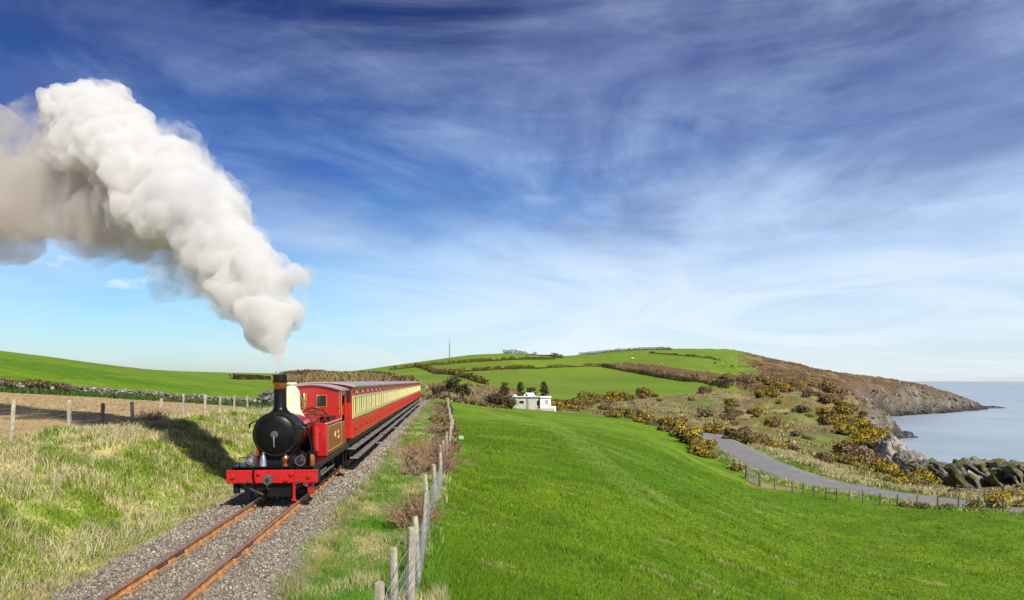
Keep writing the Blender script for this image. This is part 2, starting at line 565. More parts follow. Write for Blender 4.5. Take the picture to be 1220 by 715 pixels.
M['pale'] = paint('grey_render', (.46, .43, .38), .85, 0, .14, .8, bump=.2, bscale=10, dirt=(.25, .24, .2), dirt_amt=.5)
M['felt'] = paint('roof_felt', (.20, .19, .18), .85, 0, .2, 1.0)

m, t = newmat('window_glass')
b = t.n('ShaderNodeBsdfPrincipled', {'Base Color': (.02, .022, .02, 1), 'Roughness': .06, 'Specular IOR Level': .8})
t.n('ShaderNodeOutputMaterial', {0: b.outputs[0]})
M['glass'] = m
M['olive_pane'] = paint('olive_glass', (.22, .23, .085), .12, 0, .2, 2.5, coat=.8)  # olive tone under a glossy coat for the carriage panes

m, t = newmat('sea_water')
g = t.n('ShaderNodeNewGeometry').outputs['Position']
mpn = t.n('ShaderNodeMapping', {'Vector': g, 'Scale': (1.0, .5, 1.0), 'Rotation': (0, 0, R(25))})
h = t.math('ADD', t.noise(mpn.outputs[0], .12, 8, .6), t.math('MULTIPLY', t.noise(mpn.outputs[0], .015, 4, .5), 1.5))
bn = t.n('ShaderNodeBump', {'Strength': .48, 'Distance': 1.1, 'Height': h})
wc = t.mix(t.rng(t.noise(mpn.outputs[0], .006, 5, .6), .3, .7), (.27, .34, .37, 1), (.38, .45, .47, 1))
b = t.n('ShaderNodeBsdfPrincipled', {'Base Color': wc, 'Roughness': .32, 'Specular IOR Level': .5, 'Normal': bn.outputs[0]})
t.n('ShaderNodeOutputMaterial', {0: b.outputs[0]})
M['sea'] = m

m, t = newmat('asphalt')
g = t.n('ShaderNodeNewGeometry').outputs['Position']
n = t.noise(g, .7, 6, .6); n2_ = t.noise(g, 9.0, 5, .7)
c = t.mix(t.rng(n, .3, .7), (.21, .20, .185, 1), (.28, .265, .245, 1))
c = t.mix(t.math('MULTIPLY', n2_, .5), c, (.11, .105, .10, 1))
b = t.n('ShaderNodeBsdfPrincipled', {'Base Color': c, 'Roughness': .85, 'Specular IOR Level': .3,
        'Normal': t.n('ShaderNodeBump', {'Strength': .3, 'Distance': .02, 'Height': n2_}).outputs[0]})
t.n('ShaderNodeOutputMaterial', {0: b.outputs[0]})
M['asphalt'] = m

# ---------------------------------------------------------------- ground sheet
GREEN = np.array([.086, .188, .004]); GREEN2 = np.array([.150, .240, .007]); FARG = np.array([.150, .225, .018])
TAN = np.array([.36, .30, .115]); SOIL = np.array([.46, .33, .155]); DSOIL = np.array([.19, .12, .06])
HEATH = np.array([.125, .065, .036]); OLIVE = np.array([.155, .135, .036]); PINKY = np.array([.215, .150, .090]); ROCKC = np.array([.135, .12, .10])
GREYST = np.array([.235, .215, .185])

POLY = {k: GP(v, *yr)[:, :2] for k, v, yr in [
      ('band', [(712, 436), (745, 432), (790, 436), (830, 443), (860, 446), (900, 447), (1010, 455), (1010, 470), (940, 470), (880, 463), (858, 458), (800, 448), (750, 441)], (120, 1000)),
    ('house_scrub', [(498, 462), (530, 458), (570, 461), (612, 464), (640, 480), (655, 488), (600, 485), (560, 478), (520, 473)], (100, 400)),
    ('left_scrub', [(325, 454), (380, 446), (440, 447), (500, 462), (500, 468), (400, 468), (330, 460)], (100, 400)),
    ('knoll', [(640, 489), (690, 480), (745, 475), (790, 473), (860, 464), (1000, 466), (1060, 530), (1260, 560), (1300, 592), (1120, 590), (1000, 556), (900, 532), (850, 517), (800, 504), (740, 496)], (70, 420)),
]}
_wl = GP([(-260, 457), (-120, 460), (0, 466), (60, 470), (150, 475), (230, 480), (300, 484), (322, 486)], 40, 200)[:, :2]
POLY['plough'] = np.concatenate([_wl + np.array([0, .2]), np.array([T(s_, -9.0)[:2] for s_ in (85, 70, 55, 40, 25, 10, 4)]), [(-60, 4)]])
TRAMS = [GP(q, 20, 200)[:, :2] for q in ([(545, 480), (600, 497), (690, 525), (760, 552), (900, 610)], [(549, 480), (612, 497), (708, 525), (783, 552), (930, 606)],
                                          [(640, 496), (668, 518), (720, 560), (770, 600)], [(646, 496), (680, 518), (736, 560), (795, 600)])]


def ground_color(x, y, z):
    n1, n2, n3 = fbm(x / 9, y / 9, 101, 5)[:, None], fbm(x / 1.3, y / 1.3, 103, 4)[:, None], fbm(x / 60, y / 60, 107, 4)[:, None]
    r = np.hypot(x, y)[:, None]
    a = (x / np.maximum(y, 1.0))[:, None]
    s, d = track_sd(x, y)
    s = s[:, None]; d = d[:, None]
    c = GREEN + (GREEN2 - GREEN) * sstep(n1, .30, .72)
    c = c * (.62 + .76 * n2) * (.86 + .28 * fbm(x / .45, y / .45, 104, 3)[:, None])
    far = sstep(r, 110, 260)
    c = c * (1 - far) + far * FARG * (.78 + .45 * n3) * (.9 + .2 * n1)
    for tr in TRAMS:
        k = (1 - sstep(seg_dist(x, y, tr), .25, .9))[:, None] * .32
        c = c * (1 - k) + k * np.array([.20, .30, .045])
    dry = sstep(fbm(x / 1.7, y / .8, 105, 3)[:, None], .72, .80) * sstep(n1, .44, .58) * (r < 90) * .5            # bare tufts in the meadow
    c = c * (1 - dry) + dry * TAN
    # railway strip and bank
    n4 = fbm(x / .5, y / .5, 109, 4)[:, None]
    strip = (1 - sstep(d, 3.1, 3.9)) * sstep(d, 1.35, 1.6) * (1 - sstep(s, 140, 190))
    ts = sstep(n2 + .25 * n4 - .16 * sstep(d, 2.0, 3.0), .46, .64)
    c = c * (1 - strip) + strip * (np.array([.075, .185, .016]) * (.7 + .6 * n4) * (1 - ts) + ts * TAN * (.6 + .5 * n4))
    bank = sstep(-d, 1.35, 1.7) * (1 - sstep(-d, 8.9, 9.4)) * (1 - sstep(s, 110, 160))
    tb = sstep(.45 * n2 + .25 * fbm(x / 2.6, y / 2.6, 113, 3)[:, None] + .45 * n4, .50, .64)
    c = c * (1 - bank) + bank * (np.array([.19, .28, .03]) * (.7 + .6 * n4) * (1 - tb) + tb * TAN * 1.6 * (.65 + .5 * n4))
    # left
    pl = inside(x, y, POLY['plough'])[:, None] * sstep(-d, 8.9, 9.3)
    fur = .5 + .5 * np.sin((x * .98 + y * .2) * 2 * np.pi / 1.1)[:, None]
    c = c * (1 - pl) + pl * SOIL * (.62 + .35 * n4 + .25 * n2) * (.90 + .12 * fur)
        # scrub, moor, hillside
    n5 = fbm(x / 14, y / 14, 127, 5)[:, None]
    n6 = fbm(x / 4, y / 4, 131, 4)[:, None]
    scr = OLIVE * (1 - sstep(n5, .40, .58)) + PINKY * sstep(n5, .40, .58)
    scr = scr * (1 - sstep(n6, .5, .66)) + TAN * .72 * sstep(n6, .5, .66)
    gp = sstep(fbm(x / 20, y / 20, 137, 3)[:, None], .54, .66) * .7
    kn = scr * (1 - gp) + gp * np.array([.11, .165, .025])
    slope = (seg_dist(x, y, ROAD) > 9) & (x / np.maximum(y, 1) > np.where(y > 200, .33, .40)) & (y > 70) & (y < 430) & (x > 40)
    c = np.where((inside(x, y, POLY['knoll']) | slope)[:, None], kn * (.7 + .6 * n6), c)
    c = np.where((inside(x, y, POLY['house_scrub']) | inside(x, y, POLY['left_scrub']))[:, None], (PINKY * .5 + TAN * .28 + OLIVE * .25) * (.7 + .6 * n6), c)
    hb = HEATH * 1.2 * (1 - sstep(n6, .45, .62)) + OLIVE * .9 * sstep(n6, .45, .62)
    c = np.where(inside(x, y, POLY['band'])[:, None], hb * (.7 + .6 * n5), c)
    moor = sstep(a + (n5 - .5) * .05 + (n3 - .5) * .06, .285, .315) * sstep(y[:, None], 330, 420)
    mc = HEATH * (1 - sstep(n5, .45, .60)) + (TAN * .42 + HEATH * .5) * sstep(n5, .45, .60)
    mc = mc * (1 - .5 * sstep(a, .40, .50)) + .5 * sstep(a, .40, .50) * np.array([.14, .10, .055])
    c = c * (1 - moor) + moor * mc * (.65 + .7 * n6)
    # lane verges
    rd = seg_dist(x, y, ROAD)[:, None]
    vg = 1 - sstep(rd, 4.6, 6.4)
    vt = sstep(n6 + .3 * n4, .55, .75) * .6
    c = c * (1 - vg) + vg * (np.array([.10, .20, .016]) * (1 - vt) + vt * TAN * .8) * (.75 + .5 * n4)
    beyond = sstep(rd, 6.0, 7.5) * (1 - sstep(rd, 12, 15)) * (a > .30) * (y[:, None] > 74) * (y[:, None] < 150)
    c = c * (1 - beyond * .85) + beyond * .85 * TAN * (.55 + .5 * n4)
    # rock: steep or near the sea
    cd = coast_d(x, y)[:, None]
    wd = np.clip(.075 * y, 20, 46)[:, None]
    rk = (1 - sstep(cd + (n5 - .5) * 18 + (n6 - .5) * 14, wd * .25, wd * .80)) * sstep(x[:, None], 40, 80)
    rockc = ROCKC * (.55 + .9 * n6) * (1 - .3 * sstep(n5, .5, .7)) + GREYST * .5 * sstep(n6, .6, .8)
    low = 1 - sstep(z[:, None], SEA + 2, SEA + 8)
    rockc = rockc * (1 - .72 * low)
    c = c * (1 - rk) + rk * rockc
    # ballast bed
    bl = (1 - sstep(np.abs(d) + (n2 - .5) * .9 + (n4 - .5) * .4, 1.40, 1.75)) * (1 - sstep(s, 150, 200))
    bc = np.array([.26, .225, .17]) * (.55 + .9 * n4)
    oil = np.exp(-((np.abs(d) - .457) / .16) ** 2) * .45
    bc = bc * (1 - oil) + oil * np.array([.20, .115, .06])
    c = c * (1 - bl) + bl * bc
    return c


th = np.concatenate([np.linspace(-100, -42, 80, endpoint=False), np.linspace(-42, 42, 860), np.linspace(42, 100, 81)[1:]]) * math.pi / 180
rr_ = np.concatenate([np.geomspace(2.2, 60, 230, endpoint=False), np.geomspace(60, 1100, 330, endpoint=False), np.geomspace(1100, 3500, 40)])
TH, RR = np.meshgrid(th, rr_)
GX, GY = (np.sin(TH) * RR).ravel(), (np.cos(TH) * RR).ravel()
GZ = height(GX, GY)
nr, nc = TH.shape
idx = np.arange(nr * nc).reshape(nr, nc)
FQ = np.stack([idx[:-1, :-1].ravel(), idx[:-1, 1:].ravel(), idx[1:, 1:].ravel(), idx[1:, :-1].ravel()], 1)[:, ::-1]
gcol = ground_color(GX, GY, GZ)
rdv = seg_dist(GX, GY, ROAD)
GZ = np.where(rdv < 3.5, GZ - .06, GZ)
keep = GZ[FQ].max(1) > SEA - 6
ground = link_mesh('ground', np_mesh('ground', np.stack([GX, GY, GZ], 1), FQ[keep], gcol, True), M['ground'])
tag(ground, kind='structure')

sea_mb = []
rs = np.geomspace(150, 60000, 60); ts_ = np.linspace(-80, 80, 120) * math.pi / 180
A_, B_ = np.meshgrid(ts_, rs)
ii = np.arange(A_.size).reshape(A_.shape)
sq = np.stack([ii[:-1, :-1].ravel(), ii[:-1, 1:].ravel(), ii[1:, 1:].ravel(), ii[1:, :-1].ravel()], 1)[:, ::-1]
sea = link_mesh('sea', np_mesh('sea', np.stack([np.sin(A_).ravel() * B_.ravel(), np.cos(A_).ravel() * B_.ravel(), np.full(A_.size, SEA)], 1), sq, None, True), M['sea'])
tag(sea, kind='structure')

# lane
def resample(poly, step):
    poly = np.asarray(poly, float)
    # smooth by Chaikin, then walk
    for _ in range(3):
        q = np.empty((2 * (len(poly) - 1), poly.shape[1]))
        q[0::2] = poly[:-1] * .75 + poly[1:] * .25; q[1::2] = poly[:-1] * .25 + poly[1:] * .75
        poly = np.vstack([poly[:1], q, poly[-1:]])
    L = np.concatenate([[0], np.cumsum(np.hypot(*(poly[1:, :2] - poly[:-1, :2]).T))])
    tt = np.arange(0, L[-1], step)
    return np.stack([np.interp(tt, L, poly[:, k]) for k in range(poly.shape[1])], 1)


rp = resample(ROAD, 1.5)
tg = np.gradient(rp, axis=0); tg /= np.linalg.norm(tg, axis=1)[:, None]
nm = np.stack([tg[:, 1], -tg[:, 0]], 1)
offs = np.array([-3.15, -3.0, -1.5, 0, 1.5, 3.0, 3.15])
zc = height(rp[:, 0], rp[:, 1])
zc = np.convolve(np.pad(zc, 4, mode='edge'), np.ones(9) / 9, 'valid')
RV = []
for k, o_ in enumerate(offs):
    wob = (fbm(rp[:, 0] / 3, rp[:, 1] / 3, 200 + k, 3) - .5) * (.5 if abs(o_) > 2 else 0)
    q = rp + nm * (o_ + wob)[:, None]
    zg = height(q[:, 0], q[:, 1])
    z_ = np.maximum(zc + .05 - abs(o_) * .012, zg + .05) if abs(o_) < 3.1 else zg - .12
    RV.append(np.column_stack([q, z_]))
RV = np.stack(RV, 1)
n_, k_ = RV.shape[:2]
ii = np.arange(n_ * k_).reshape(n_, k_)
rq = np.stack([ii[:-1, :-1].ravel(), ii[:-1, 1:].ravel(), ii[1:, 1:].ravel(), ii[1:, :-1].ravel()], 1)[:, ::-1]
road = link_mesh('road', np_mesh('road', RV.reshape(-1, 3), rq, None, True), M['asphalt'])
tag(road, kind='structure')


# ---------------------------------------------------------------- railway track
RZ = math.atan2(-U[0], U[1])
track = empty('railway_track', T(0, 0), RZ)
tag(track, 'rusty narrow gauge railway track running on grey ballast under the train', 'railway track')
for sgn in (-1, 1):
    x = sgn * .49
    prof = [(-.055, -.13), (.055, -.13), (.055, -.118), (.012, -.10), (.012, -.045), (.030, -.035), (.030, -.006), (-.030, -.006), (-.030, -.035), (-.012, -.045), (-.012, -.10), (-.055, -.118)]
    ys = np.concatenate([np.arange(-6, 40, 1.0), np.arange(40, 171, 5.0)])
    jit = (fbm(ys / 7, ys * 0 + sgn, 300, 2) - .5) * .012
    rail = MB().loft([[(x + px + jit[i], y, pz) for px, pz in prof] for i, y in enumerate(ys)]).build('rail', M['rust'], track, 30)
    MB().loft([[(x + px + jit[i], y, pz) for px, pz in [(-.028, -.006), (.028, -.006), (.022, .002), (-.022, .002)]] for i, y in enumerate(ys)]).build('rail_head', M['railtop'], rail, 30)
slp = None
chair = None
for i, y in enumerate(np.arange(7.6, 46, .78)):
    if slp is None:
        o = slp = MB().box(-.92, .92, -.11, .11, -.26, -.142).build('sleeper', M['sleeper'], track, 0, .012)
    else:
        o = slp.copy(); COL.objects.link(o)
    o.location = (rng.normal(0, .03), y, rng.normal(-.012, .012)); o.rotation_euler = (0, 0, rng.normal(0, .015))
    for sgn in (-1, 1):
        if chair is None:
            c = chair = MB().box(-.12, .12, -.07, .07, -.135, -.112).box(-.10, -.045, -.035, .035, -.112, -.05).box(.045, .10, -.035, .035, -.112, -.05).build('rail_chair', M['rust'], track, 0, .006)
        else:
            c = chair.copy(); COL.objects.link(c)
        c.location = (sgn * .49, y, 0)
fp = None
for y in (12.1, 12.9, 21.5, 31.0):
    for sgn in (-1, 1):
        for q in (-1, 1):
            if fp is None:
                o = fp = MB().box(-.008, .008, -.24, .24, -.095, -.045).cyl((-.02, -.16, -.07), (.02, -.16, -.07), .014, n=6).cyl((-.02, -.05, -.07), (.02, -.05, -.07), .014, n=6).cyl((-.02, .06, -.07), (.02, .06, -.07), .014, n=6).cyl((-.02, .17, -.07), (.02, .17, -.07), .014, n=6).build('fishplate', M['iron'], track, 30)
            else:
                o = fp.copy(); COL.objects.link(o)
            o.location = (sgn * .49 + q * .024, y + (sgn > 0) * .5, 0)

# ---------------------------------------------------------------- locomotive (local: x right, y back from the buffer beam, z up)
loco = empty('steam_locomotive', T(17.55, 0), RZ)
tag(loco, 'red tank steam locomotive with black smokebox, tall chimney and cream dome heading the train', 'locomotive')


def ring_pts(r, n, x, y, z):
    return [(x + r * math.cos(2 * math.pi * i / n), y, z + r * math.sin(2 * math.pi * i / n)) for i in range(n)]


WHEELS = {}


def wheel(parent, x, y, r, spokes=10, mat='soot'):
    if r not in WHEELS:
        mb = MB()
        mb.lathe([(r * .84, -.05), (r + .03, -.05), (r + .03, -.035), (r, -.03), (r, .05), (r * .84, .05), (r * .84, -.05)], axis='x', n=28)
        mb.f = mb.f[:-2]
        mb.lathe([(.0, -.06), (r * .2, -.06), (r * .2, .07), (.0, .07)], axis='x', n=14)
        for k in range(spokes):
            a = 2 * math.pi * k / spokes
            dy, dz = math.cos(a), math.sin(a)
            mb.tube([(0, dy * r * .15, dz * r * .15), (0, dy * r * .88, dz * r * .88)], .022, 5)
        o = mb.build('wheel', M[mat], parent, 35)
        WHEELS[r] = o
    else:
        o = WHEELS[r].copy(); COL.objects.link(o); o.parent = parent
    o.location = (x, y, r); o.rotation_euler = (random.random() * 3, 0, math.pi if x < 0 else 0)
    return o


# frames and running plate
MB().box(-.44, -.40, .08, 6.6, .25, .78).box(.40, .44, .08, 6.6, .25, .78).box(-.40, .40, .3, .4, .3, .78).box(-.4, .4, 2.0, 2.1, .3, .78).build('frame', M['soot'], loco, 0)
MB().box(-.90, .90, .08, 6.66, .79, .83).box(-.90, -.86, .1, 6.66, .70, .789).box(.86, .90, .1, 6.66, .70, .789).build('running_plate', M['black'], loco, 0, .006)
# buffer beam
beam = MB().box(-1.0, 1.0, 0, .08, .46, .755).build('buffer_beam', M['beam_red'], loco, 0, .012)
MB().box(-.40, -.345, -.025, 0, .44, .755).box(.50, .555, -.025, 0, .44, .755).build('beam_strap', M['beam_red'], beam, 0, .004)
for x, z in ((-.86, .60), (.80, .60), (.30, .53), (.42, .66), (-.30, .68)):
    MB().lathe([(.0, -.05), (.032, -.048), (.045, -.03), (.05, 0)], (x, 0, z), 12, 'y').build('bolt', M['copper'] if abs(x) > .7 else M['beam_red'], beam, 40)
for x in (-.52, .55):
    MB().lathe([(.0, -.03), (.03, -.028), (.036, 0)], (x, 0, .52), 10, 'y').build('bolt', M['iron'], beam, 40)
cp = MB().lathe([(.0, -.40), (.10, -.40), (.115, -.385), (.115, -.35), (.06, -.33), (.055, 0)], (-.02, 0, .58), 20, 'y').build('coupling_buffer', M['iron'], loco, 40)
MB().box(-.05, .01, -.425, -.40, .545, .615).build('coupling_slot', M['dark'], cp, 0)
MB().tube([(-.02, -.36, .56), (-.02, -.39, .45), (-.03, -.33, .38), (-.02, -.2, .36)], .018, 6).build('coupling_chain', M['iron'], loco)
MB().tube([(-.385, -.035, .80), (-.40, -.06, .66), (-.38, -.05, .5), (-.34, -.03, .42)], .022, 8).build('brake_hose', M['black'], loco)
MB().tube([(-.46, -.05, .35), (-.12, -.35, .26)], .02, 8).build('coupling_bar', M['steel'], loco)
for x in (-.58, .48):
    MB().box(x - .025, x + .025, -.0, .05, .06, .455).box(x - .05, x + .05, -.02, .06, .06, .10).build('guard_iron', M['beam_red'] if x > 0 else M['soot'], loco, 0, .004)  # left iron coloured near-black for the shade under the beam
MB().box(-.40, .40, .12, .16, .14, .455).build('front_plate', M['soot'], loco, 0)
MB().box(.76, .88, .12, .26, .22, .60).build('step', M['red'], loco, 0, .006)
MB().box(-.88, -.76, .12, .26, .22, .60).build('step', M['soot'], loco, 0, .006)  # near-black instead of red: shade on this side put into the colour
# things standing along the beam
l = MB().lathe([(.0, 0), (.11, 0), (.11, .20), (.09, .24), (.04, .27), (.04, .30), (.0, .31)], (-.50, .20, .83), 16).build('lamp', M['iron'], loco, 40)
MB().lathe([(.0, -.05), (.075, -.04), (.085, 0)], (-.50, .10, .94), 18, 'y').build('lamp_lens', M['steel'], l, 40)
MB().lathe([(.0, -.02), (.03, -.015), (.035, 0)], (-.50, .11, 1.07), 12, 'y').build('lamp_knob', M['brass'], l, 40)
l = MB().lathe([(.0, 0), (.125, 0), (.125, .22), (.10, .27), (.05, .30), (.05, .33), (.0, .34)], (.60, .24, .83), 18).build('lamp', M['black'], loco, 40)
MB().lathe([(.0, -.06), (.05, -.055), (.09, -.03), (.10, 0)], (.60, .13, .95), 20, 'y').build('lamp_lens', M['glass'], l, 40)
MB().lathe([(.10, -.02), (.12, -.02), (.12, .01), (.10, .01), (.10, -.02)], (.60, .118, .95), 20, 'y').build('lamp_rim', M['iron'], l, 40)
MB().lathe([(.09, 0), (.08, .12), (.05, .24), (.03, .25), (.03, .31), (0, .32)], (-.23, .16, .83), 12).build('oil_pot', M['steel'], loco, 40)
MB().lathe([(.075, 0), (.06, .07), (.085, .13), (.085, .20), (.04, .26), (0, .27)], (.26, .16, .83), 14).build('oil_pot', M['copper'], loco, 40)
MB().lathe([(.075, 0), (.08, .14), (.06, .24), (0, .27)], (.82, .30, .83), 14).build('oil_pot', M['copper'], loco, 40)
MB().lathe([(.12, 0), (.12, .16), (.13, .18), (.13, .21), (.06, .27), (0, .28)], (.72, .85, .83), 16).build('mechanical_lubricator', M['black'], loco, 40)
MB().tube([(-.72, .05, .83), (-.72, .05, 1.03), (-.60, .08, 1.03)], .016, 6).build('lamp_bracket', M['black'], loco)
# smokebox and door
sb = MB().lathe([(.0, .34), (.50, .34), (.515, .355), (.515, .40), (.50, .41), (.50, 1.22), (0, 1.22)], (0, 0, 1.53), 44, 'y').build('smokebox', M['soot'], loco, 30)
dr = MB().lathe([(.0, .255), (.12, .262), (.28, .285), (.40, .315), (.435, .335), (.435, .345)], (0, 0, 1.52), 44, 'y').build('smokebox_door', M['black'], sb, 50)
rv = MB()
for k in range(26):
    a = 2 * math.pi * k / 26
    rv.lathe([(.0, .328), (.012, .331), (.016, .342)], (.472 * math.cos(a), 0, 1.53 + .472 * math.sin(a)), 6, 'y')
rv = rv.build('rivets', M['black'], sb, 40); rv['kind'] = 'stuff'
rv = MB()
for x in np.linspace(-.95, .95, 20):
    for z in (.49, .725):
        rv.lathe([(.0, -.014), (.010, -.011), (.014, 0)], (x, 0, z), 6, 'y')
rv = rv.build('rivets', M['beam_red'], beam, 40); rv['kind'] = 'stuff'
MB().lathe([(.0, .19), (.035, .19), (.045, .205), (.085, .215), (.085, .235), (.05, .262)], (0, 0, 1.53), 18, 'y').build('door_boss', M['iron'], sb, 40)
MB().tube([(-.01, .20, 1.53), (.0, .195, 1.25)], [.018, .013], 8).tube([(-.01, .185, 1.53), (.07, .185, 1.60)], [.015, .011], 8).build('door_handle', M['steel'], sb, 40)
MB().tube([(-.56, .5, 1.80), (-.60, .42, 1.74), (-.58, .36, 1.68)], .02, 8).tube([(.50, .36, 1.72), (.58, .5, 1.64), (.58, 1.2, 1.64), (.58, 2.0, 1.70), (.58, 4.0, 1.85)], .016, 8).tube([(-.56, .5, 1.80), (-.56, 4.0, 1.85)], .016, 8).build('handrail', M['steel'] if False else M['black'], loco, 40)
MB().lathe([(0, 0), (.03, 0), (.034, .05), (0, .06)], (.53, .7, 1.62), 10).build('rail_knob', M['copper'], loco, 40)
MB().prism([(-.40, .83), (.40, .83), (.34, 1.02), (.42, 1.2), (-.42, 1.2), (-.34, 1.02)], 'y', .45, 1.15).build('smokebox_saddle', M['soot'], loco, 0)
ch = MB().lathe([(.30, 1.96), (.24, 2.01), (.175, 2.07), (.148, 2.14), (.143, 2.58), (.0, 2.58)], (0, .86, 0), 28).build('chimney', M['black'], loco, 30)
MB().lathe([(.145, 2.56), (.152, 2.58), (.150, 2.68), (.160, 2.72), (.0, 2.72)], (0, .86, 0), 28).build('copper_band', M['copper'], ch, 30)
MB().lathe([(.172, 2.72), (.178, 2.745), (.158, 2.765), (.155, 2.89), (.135, 2.90), (.125, 2.80), (.0, 2.80)], (0, .86, 0), 28).build('chimney_cap', M['soot'], ch, 30)
# boiler, dome, fittings
bo = MB().lathe([(.0, 1.221), (.47, 1.221), (.47, 5.17), (.0, 5.17)], (0, 0, 1.53), 40, 'y').build('boiler', M['red'], loco, 30)
for y in (1.35, 2.6, 3.5, 4.4):
    MB().lathe([(.474, y), (.474, y + .05)], (0, 0, 1.53), 40, 'y').build('boiler_band', M['black'] if y > 1.4 else M['brass'], bo, 30)
MB().lathe([(.36, 1.82), (.31, 1.92), (.255, 2.0), (.232, 2.08), (.228, 2.38), (.215, 2.47), (.175, 2.56), (.125, 2.61), (.115, 2.63), (.115, 2.655), (.15, 2.665), (.15, 2.71), (.10, 2.72), (0, 2.72)], (0, 2.15, 0), 32).build('dome', M['dome_cream'], loco, 50)
MB().lathe([(.045, 1.98), (.045, 2.2), (.07, 2.22), (.07, 2.36), (.04, 2.42), (.0, 2.43)], (.10, 3.4, 0), 16).build('whistle', M['brass'], loco, 40)
MB().lathe([(.10, 1.95), (.08, 2.05), (.085, 2.14), (.05, 2.2), (0, 2.2)], (-.12, 3.6, 0), 16).build('safety_valve', M['brass'], loco, 40)
MB().tube([(.16, 3.2, 1.98), (.33, 3.4, 2.04), (.55, 3.7, 1.96), (.66, 3.95, 1.82), (.68, 4.0, 1.69)], .028, 8).tube([(.30, 2.3, 1.92), (.48, 2.4, 1.92), (.70, 2.7, 1.86), (.76, 2.9, 1.69)], .024, 8).build('copper_pipe', M['copper'], loco, 40)
MB().tube([(.50, 1.3, 1.70), (.60, 1.5, 1.45), (.66, 1.55, 1.1), (.68, 1.5, .84)], .03, 8).tube([(.42, 1.25, 1.8), (.56, 1.3, 1.55), (.64, 1.32, 1.2), (.66, 1.3, .84)], .02, 8).build('steam_pipe', M['soot'], loco, 40)
# side tanks
for sgn in (-1, 1):
    x0, x1 = sorted((sgn * .52, sgn * .88))
    tk = MB().box(x0, x1, 2.25, 5.18, .832, 1.69).build('side_tank', M['red'], loco, 0, .03)
    MB().lathe([(.13, 1.69), (.13, 1.75), (.155, 1.76), (.155, 1.79), (.0, 1.81)], (sgn * .70, 3.1, 0), 20).build('filler_lid', M['black'], tk, 40)
    MB().tube([(sgn * .70, 2.4, 1.72), (sgn * .70, 3.6, 1.76), (sgn * .70, 5.0, 1.73)], .035, 8).build('tank_pipe', M['soot'], tk, 40)
    xa, xb = sorted((sgn * .88, sgn * .884))
    a = MB()
    a.box(xa, xb, 2.37, 5.08, 1.57, 1.595).box(xa, xb, 2.37, 5.08, .93, .955).box(xa, xb, 2.37, 2.395, .955, 1.57).box(xa, xb, 5.055, 5.08, .955, 1.57)
    a.build('lining', M['lining'], tk, 0)
    a = MB()
    xa, xb = sorted((sgn * .88, sgn * .883))
    a.box(xa, xb, 2.32, 5.13, 1.602, 1.63).box(xa, xb, 2.32, 5.13, .895, .923).box(xa, xb, 2.32, 2.35, .923, 1.602).box(xa, xb, 5.10, 5.13, .923, 1.602)
    a.build('black_border', M['black'], tk, 0)
    tx = bpy.data.curves.new('number', 'FONT'); tx.body = '15'; tx.size = .34; tx.extrude = .006; tx.space_character = 1.75; tx.align_x = 'CENTER'; tx.align_y = 'CENTER'; tx.offset = .003; tx.resolution_u = 4
    to = bpy.data.objects.new('number_curve', tx); COL.objects.link(to)
    bpy.context.view_layer.update()
    nme = bpy.data.meshes.new_from_object(to.evaluated_get(bpy.context.evaluated_depsgraph_get()))
    bpy.data.objects.remove(to)
    nme.materials.clear()
    no = link_mesh('tank_number', nme, M['number'], tk)
    no.location = (sgn * .889, 4.05, 1.25); no.rotation_euler = (R(90), 0, R(90) * sgn); no.scale = (2.1, 1, 1)
    # front toolbox, round washout cover ahead of the tank
    MB().lathe([(.0, 1.30), (.07, 1.30), (.085, 1.33), (.085, 1.515)], (sgn * .64, .9, 1.44), 16, 'y').build('clack_valve', M['red'], loco, 40)
MB().cyl((.62, 2.10, 1.0), (.62, 2.10, 1.60), .085, n=16).build('sand_pipe', M['red'], loco, 40)
# cab
top = [(x, 2.47 + .17 * (1 - (x / .84) ** 2)) for x in np.linspace(.81, -.81, 13)]
MB().prism([(-.81, .832), (.81, .832)] + top, 'y', 5.18, 5.22).build('cab_front', M['red'], loco, 30)
top2 = [(x, 2.50 + .17 * (1 - (x / .90) ** 2)) for x in np.linspace(.89, -.89, 15)]
MB().prism(top2 + [(x, z - .04) for x, z in top2[::-1]], 'y', 5.09, 6.80).build('cab_roof', M['roof'], loco, 30)
MB().prism([(-.81, .832), (.81, .832), (.81, 1.7), (-.81, 1.7)], 'y', 6.60, 6.64).build('cab_back', M['red'], loco, 30)
for sgn in (-1, 1):
    x0, x1 = sorted((sgn * .79, sgn * .822))
    MB().box(x0, x1, 5.221, 5.50, .832, 2.48).box(x0, x1, 6.32, 6.64, .832, 2.48).box(x0, x1, 5.50, 6.32, .832, 1.55).box(x0, x1, 5.50, 6.32, 2.32, 2.48).build('cab_side', M['red'], loco, 0, .006)
    MB().tube([(sgn * .842, 5.28, 1.55), (sgn * .842, 5.28, 2.42)], .018, 8).build('handrail', M['brass'], loco, 40)
    MB().box(x0 - .002 * (sgn < 0), x1 + .002 * (sgn > 0), 5.175, 5.22, 1.75, 2.44).build('cab_beading', M['brass'], loco, 0)
    wx = .29 * sgn
    wf = MB().box(wx - .155, wx + .155, 5.155, 5.179, 1.98, 2.01).box(wx - .155, wx + .155, 5.155, 5.179, 2.32, 2.35).box(wx - .155, wx - .125, 5.155, 5.179, 2.01, 2.32).box(wx + .125, wx + .155, 5.155, 5.179, 2.01, 2.32).build('cab_window', M['brass'], loco, 0, .004)
    MB().box(wx - .124, wx + .124, 5.165, 5.178, 2.011, 2.319).build('pane', M['glass'], wf, 0)
MB().box(-.78, .78, 5.6, 6.5, .835, 1.3).build('footplate_bunker', M['dark'], loco, 0)
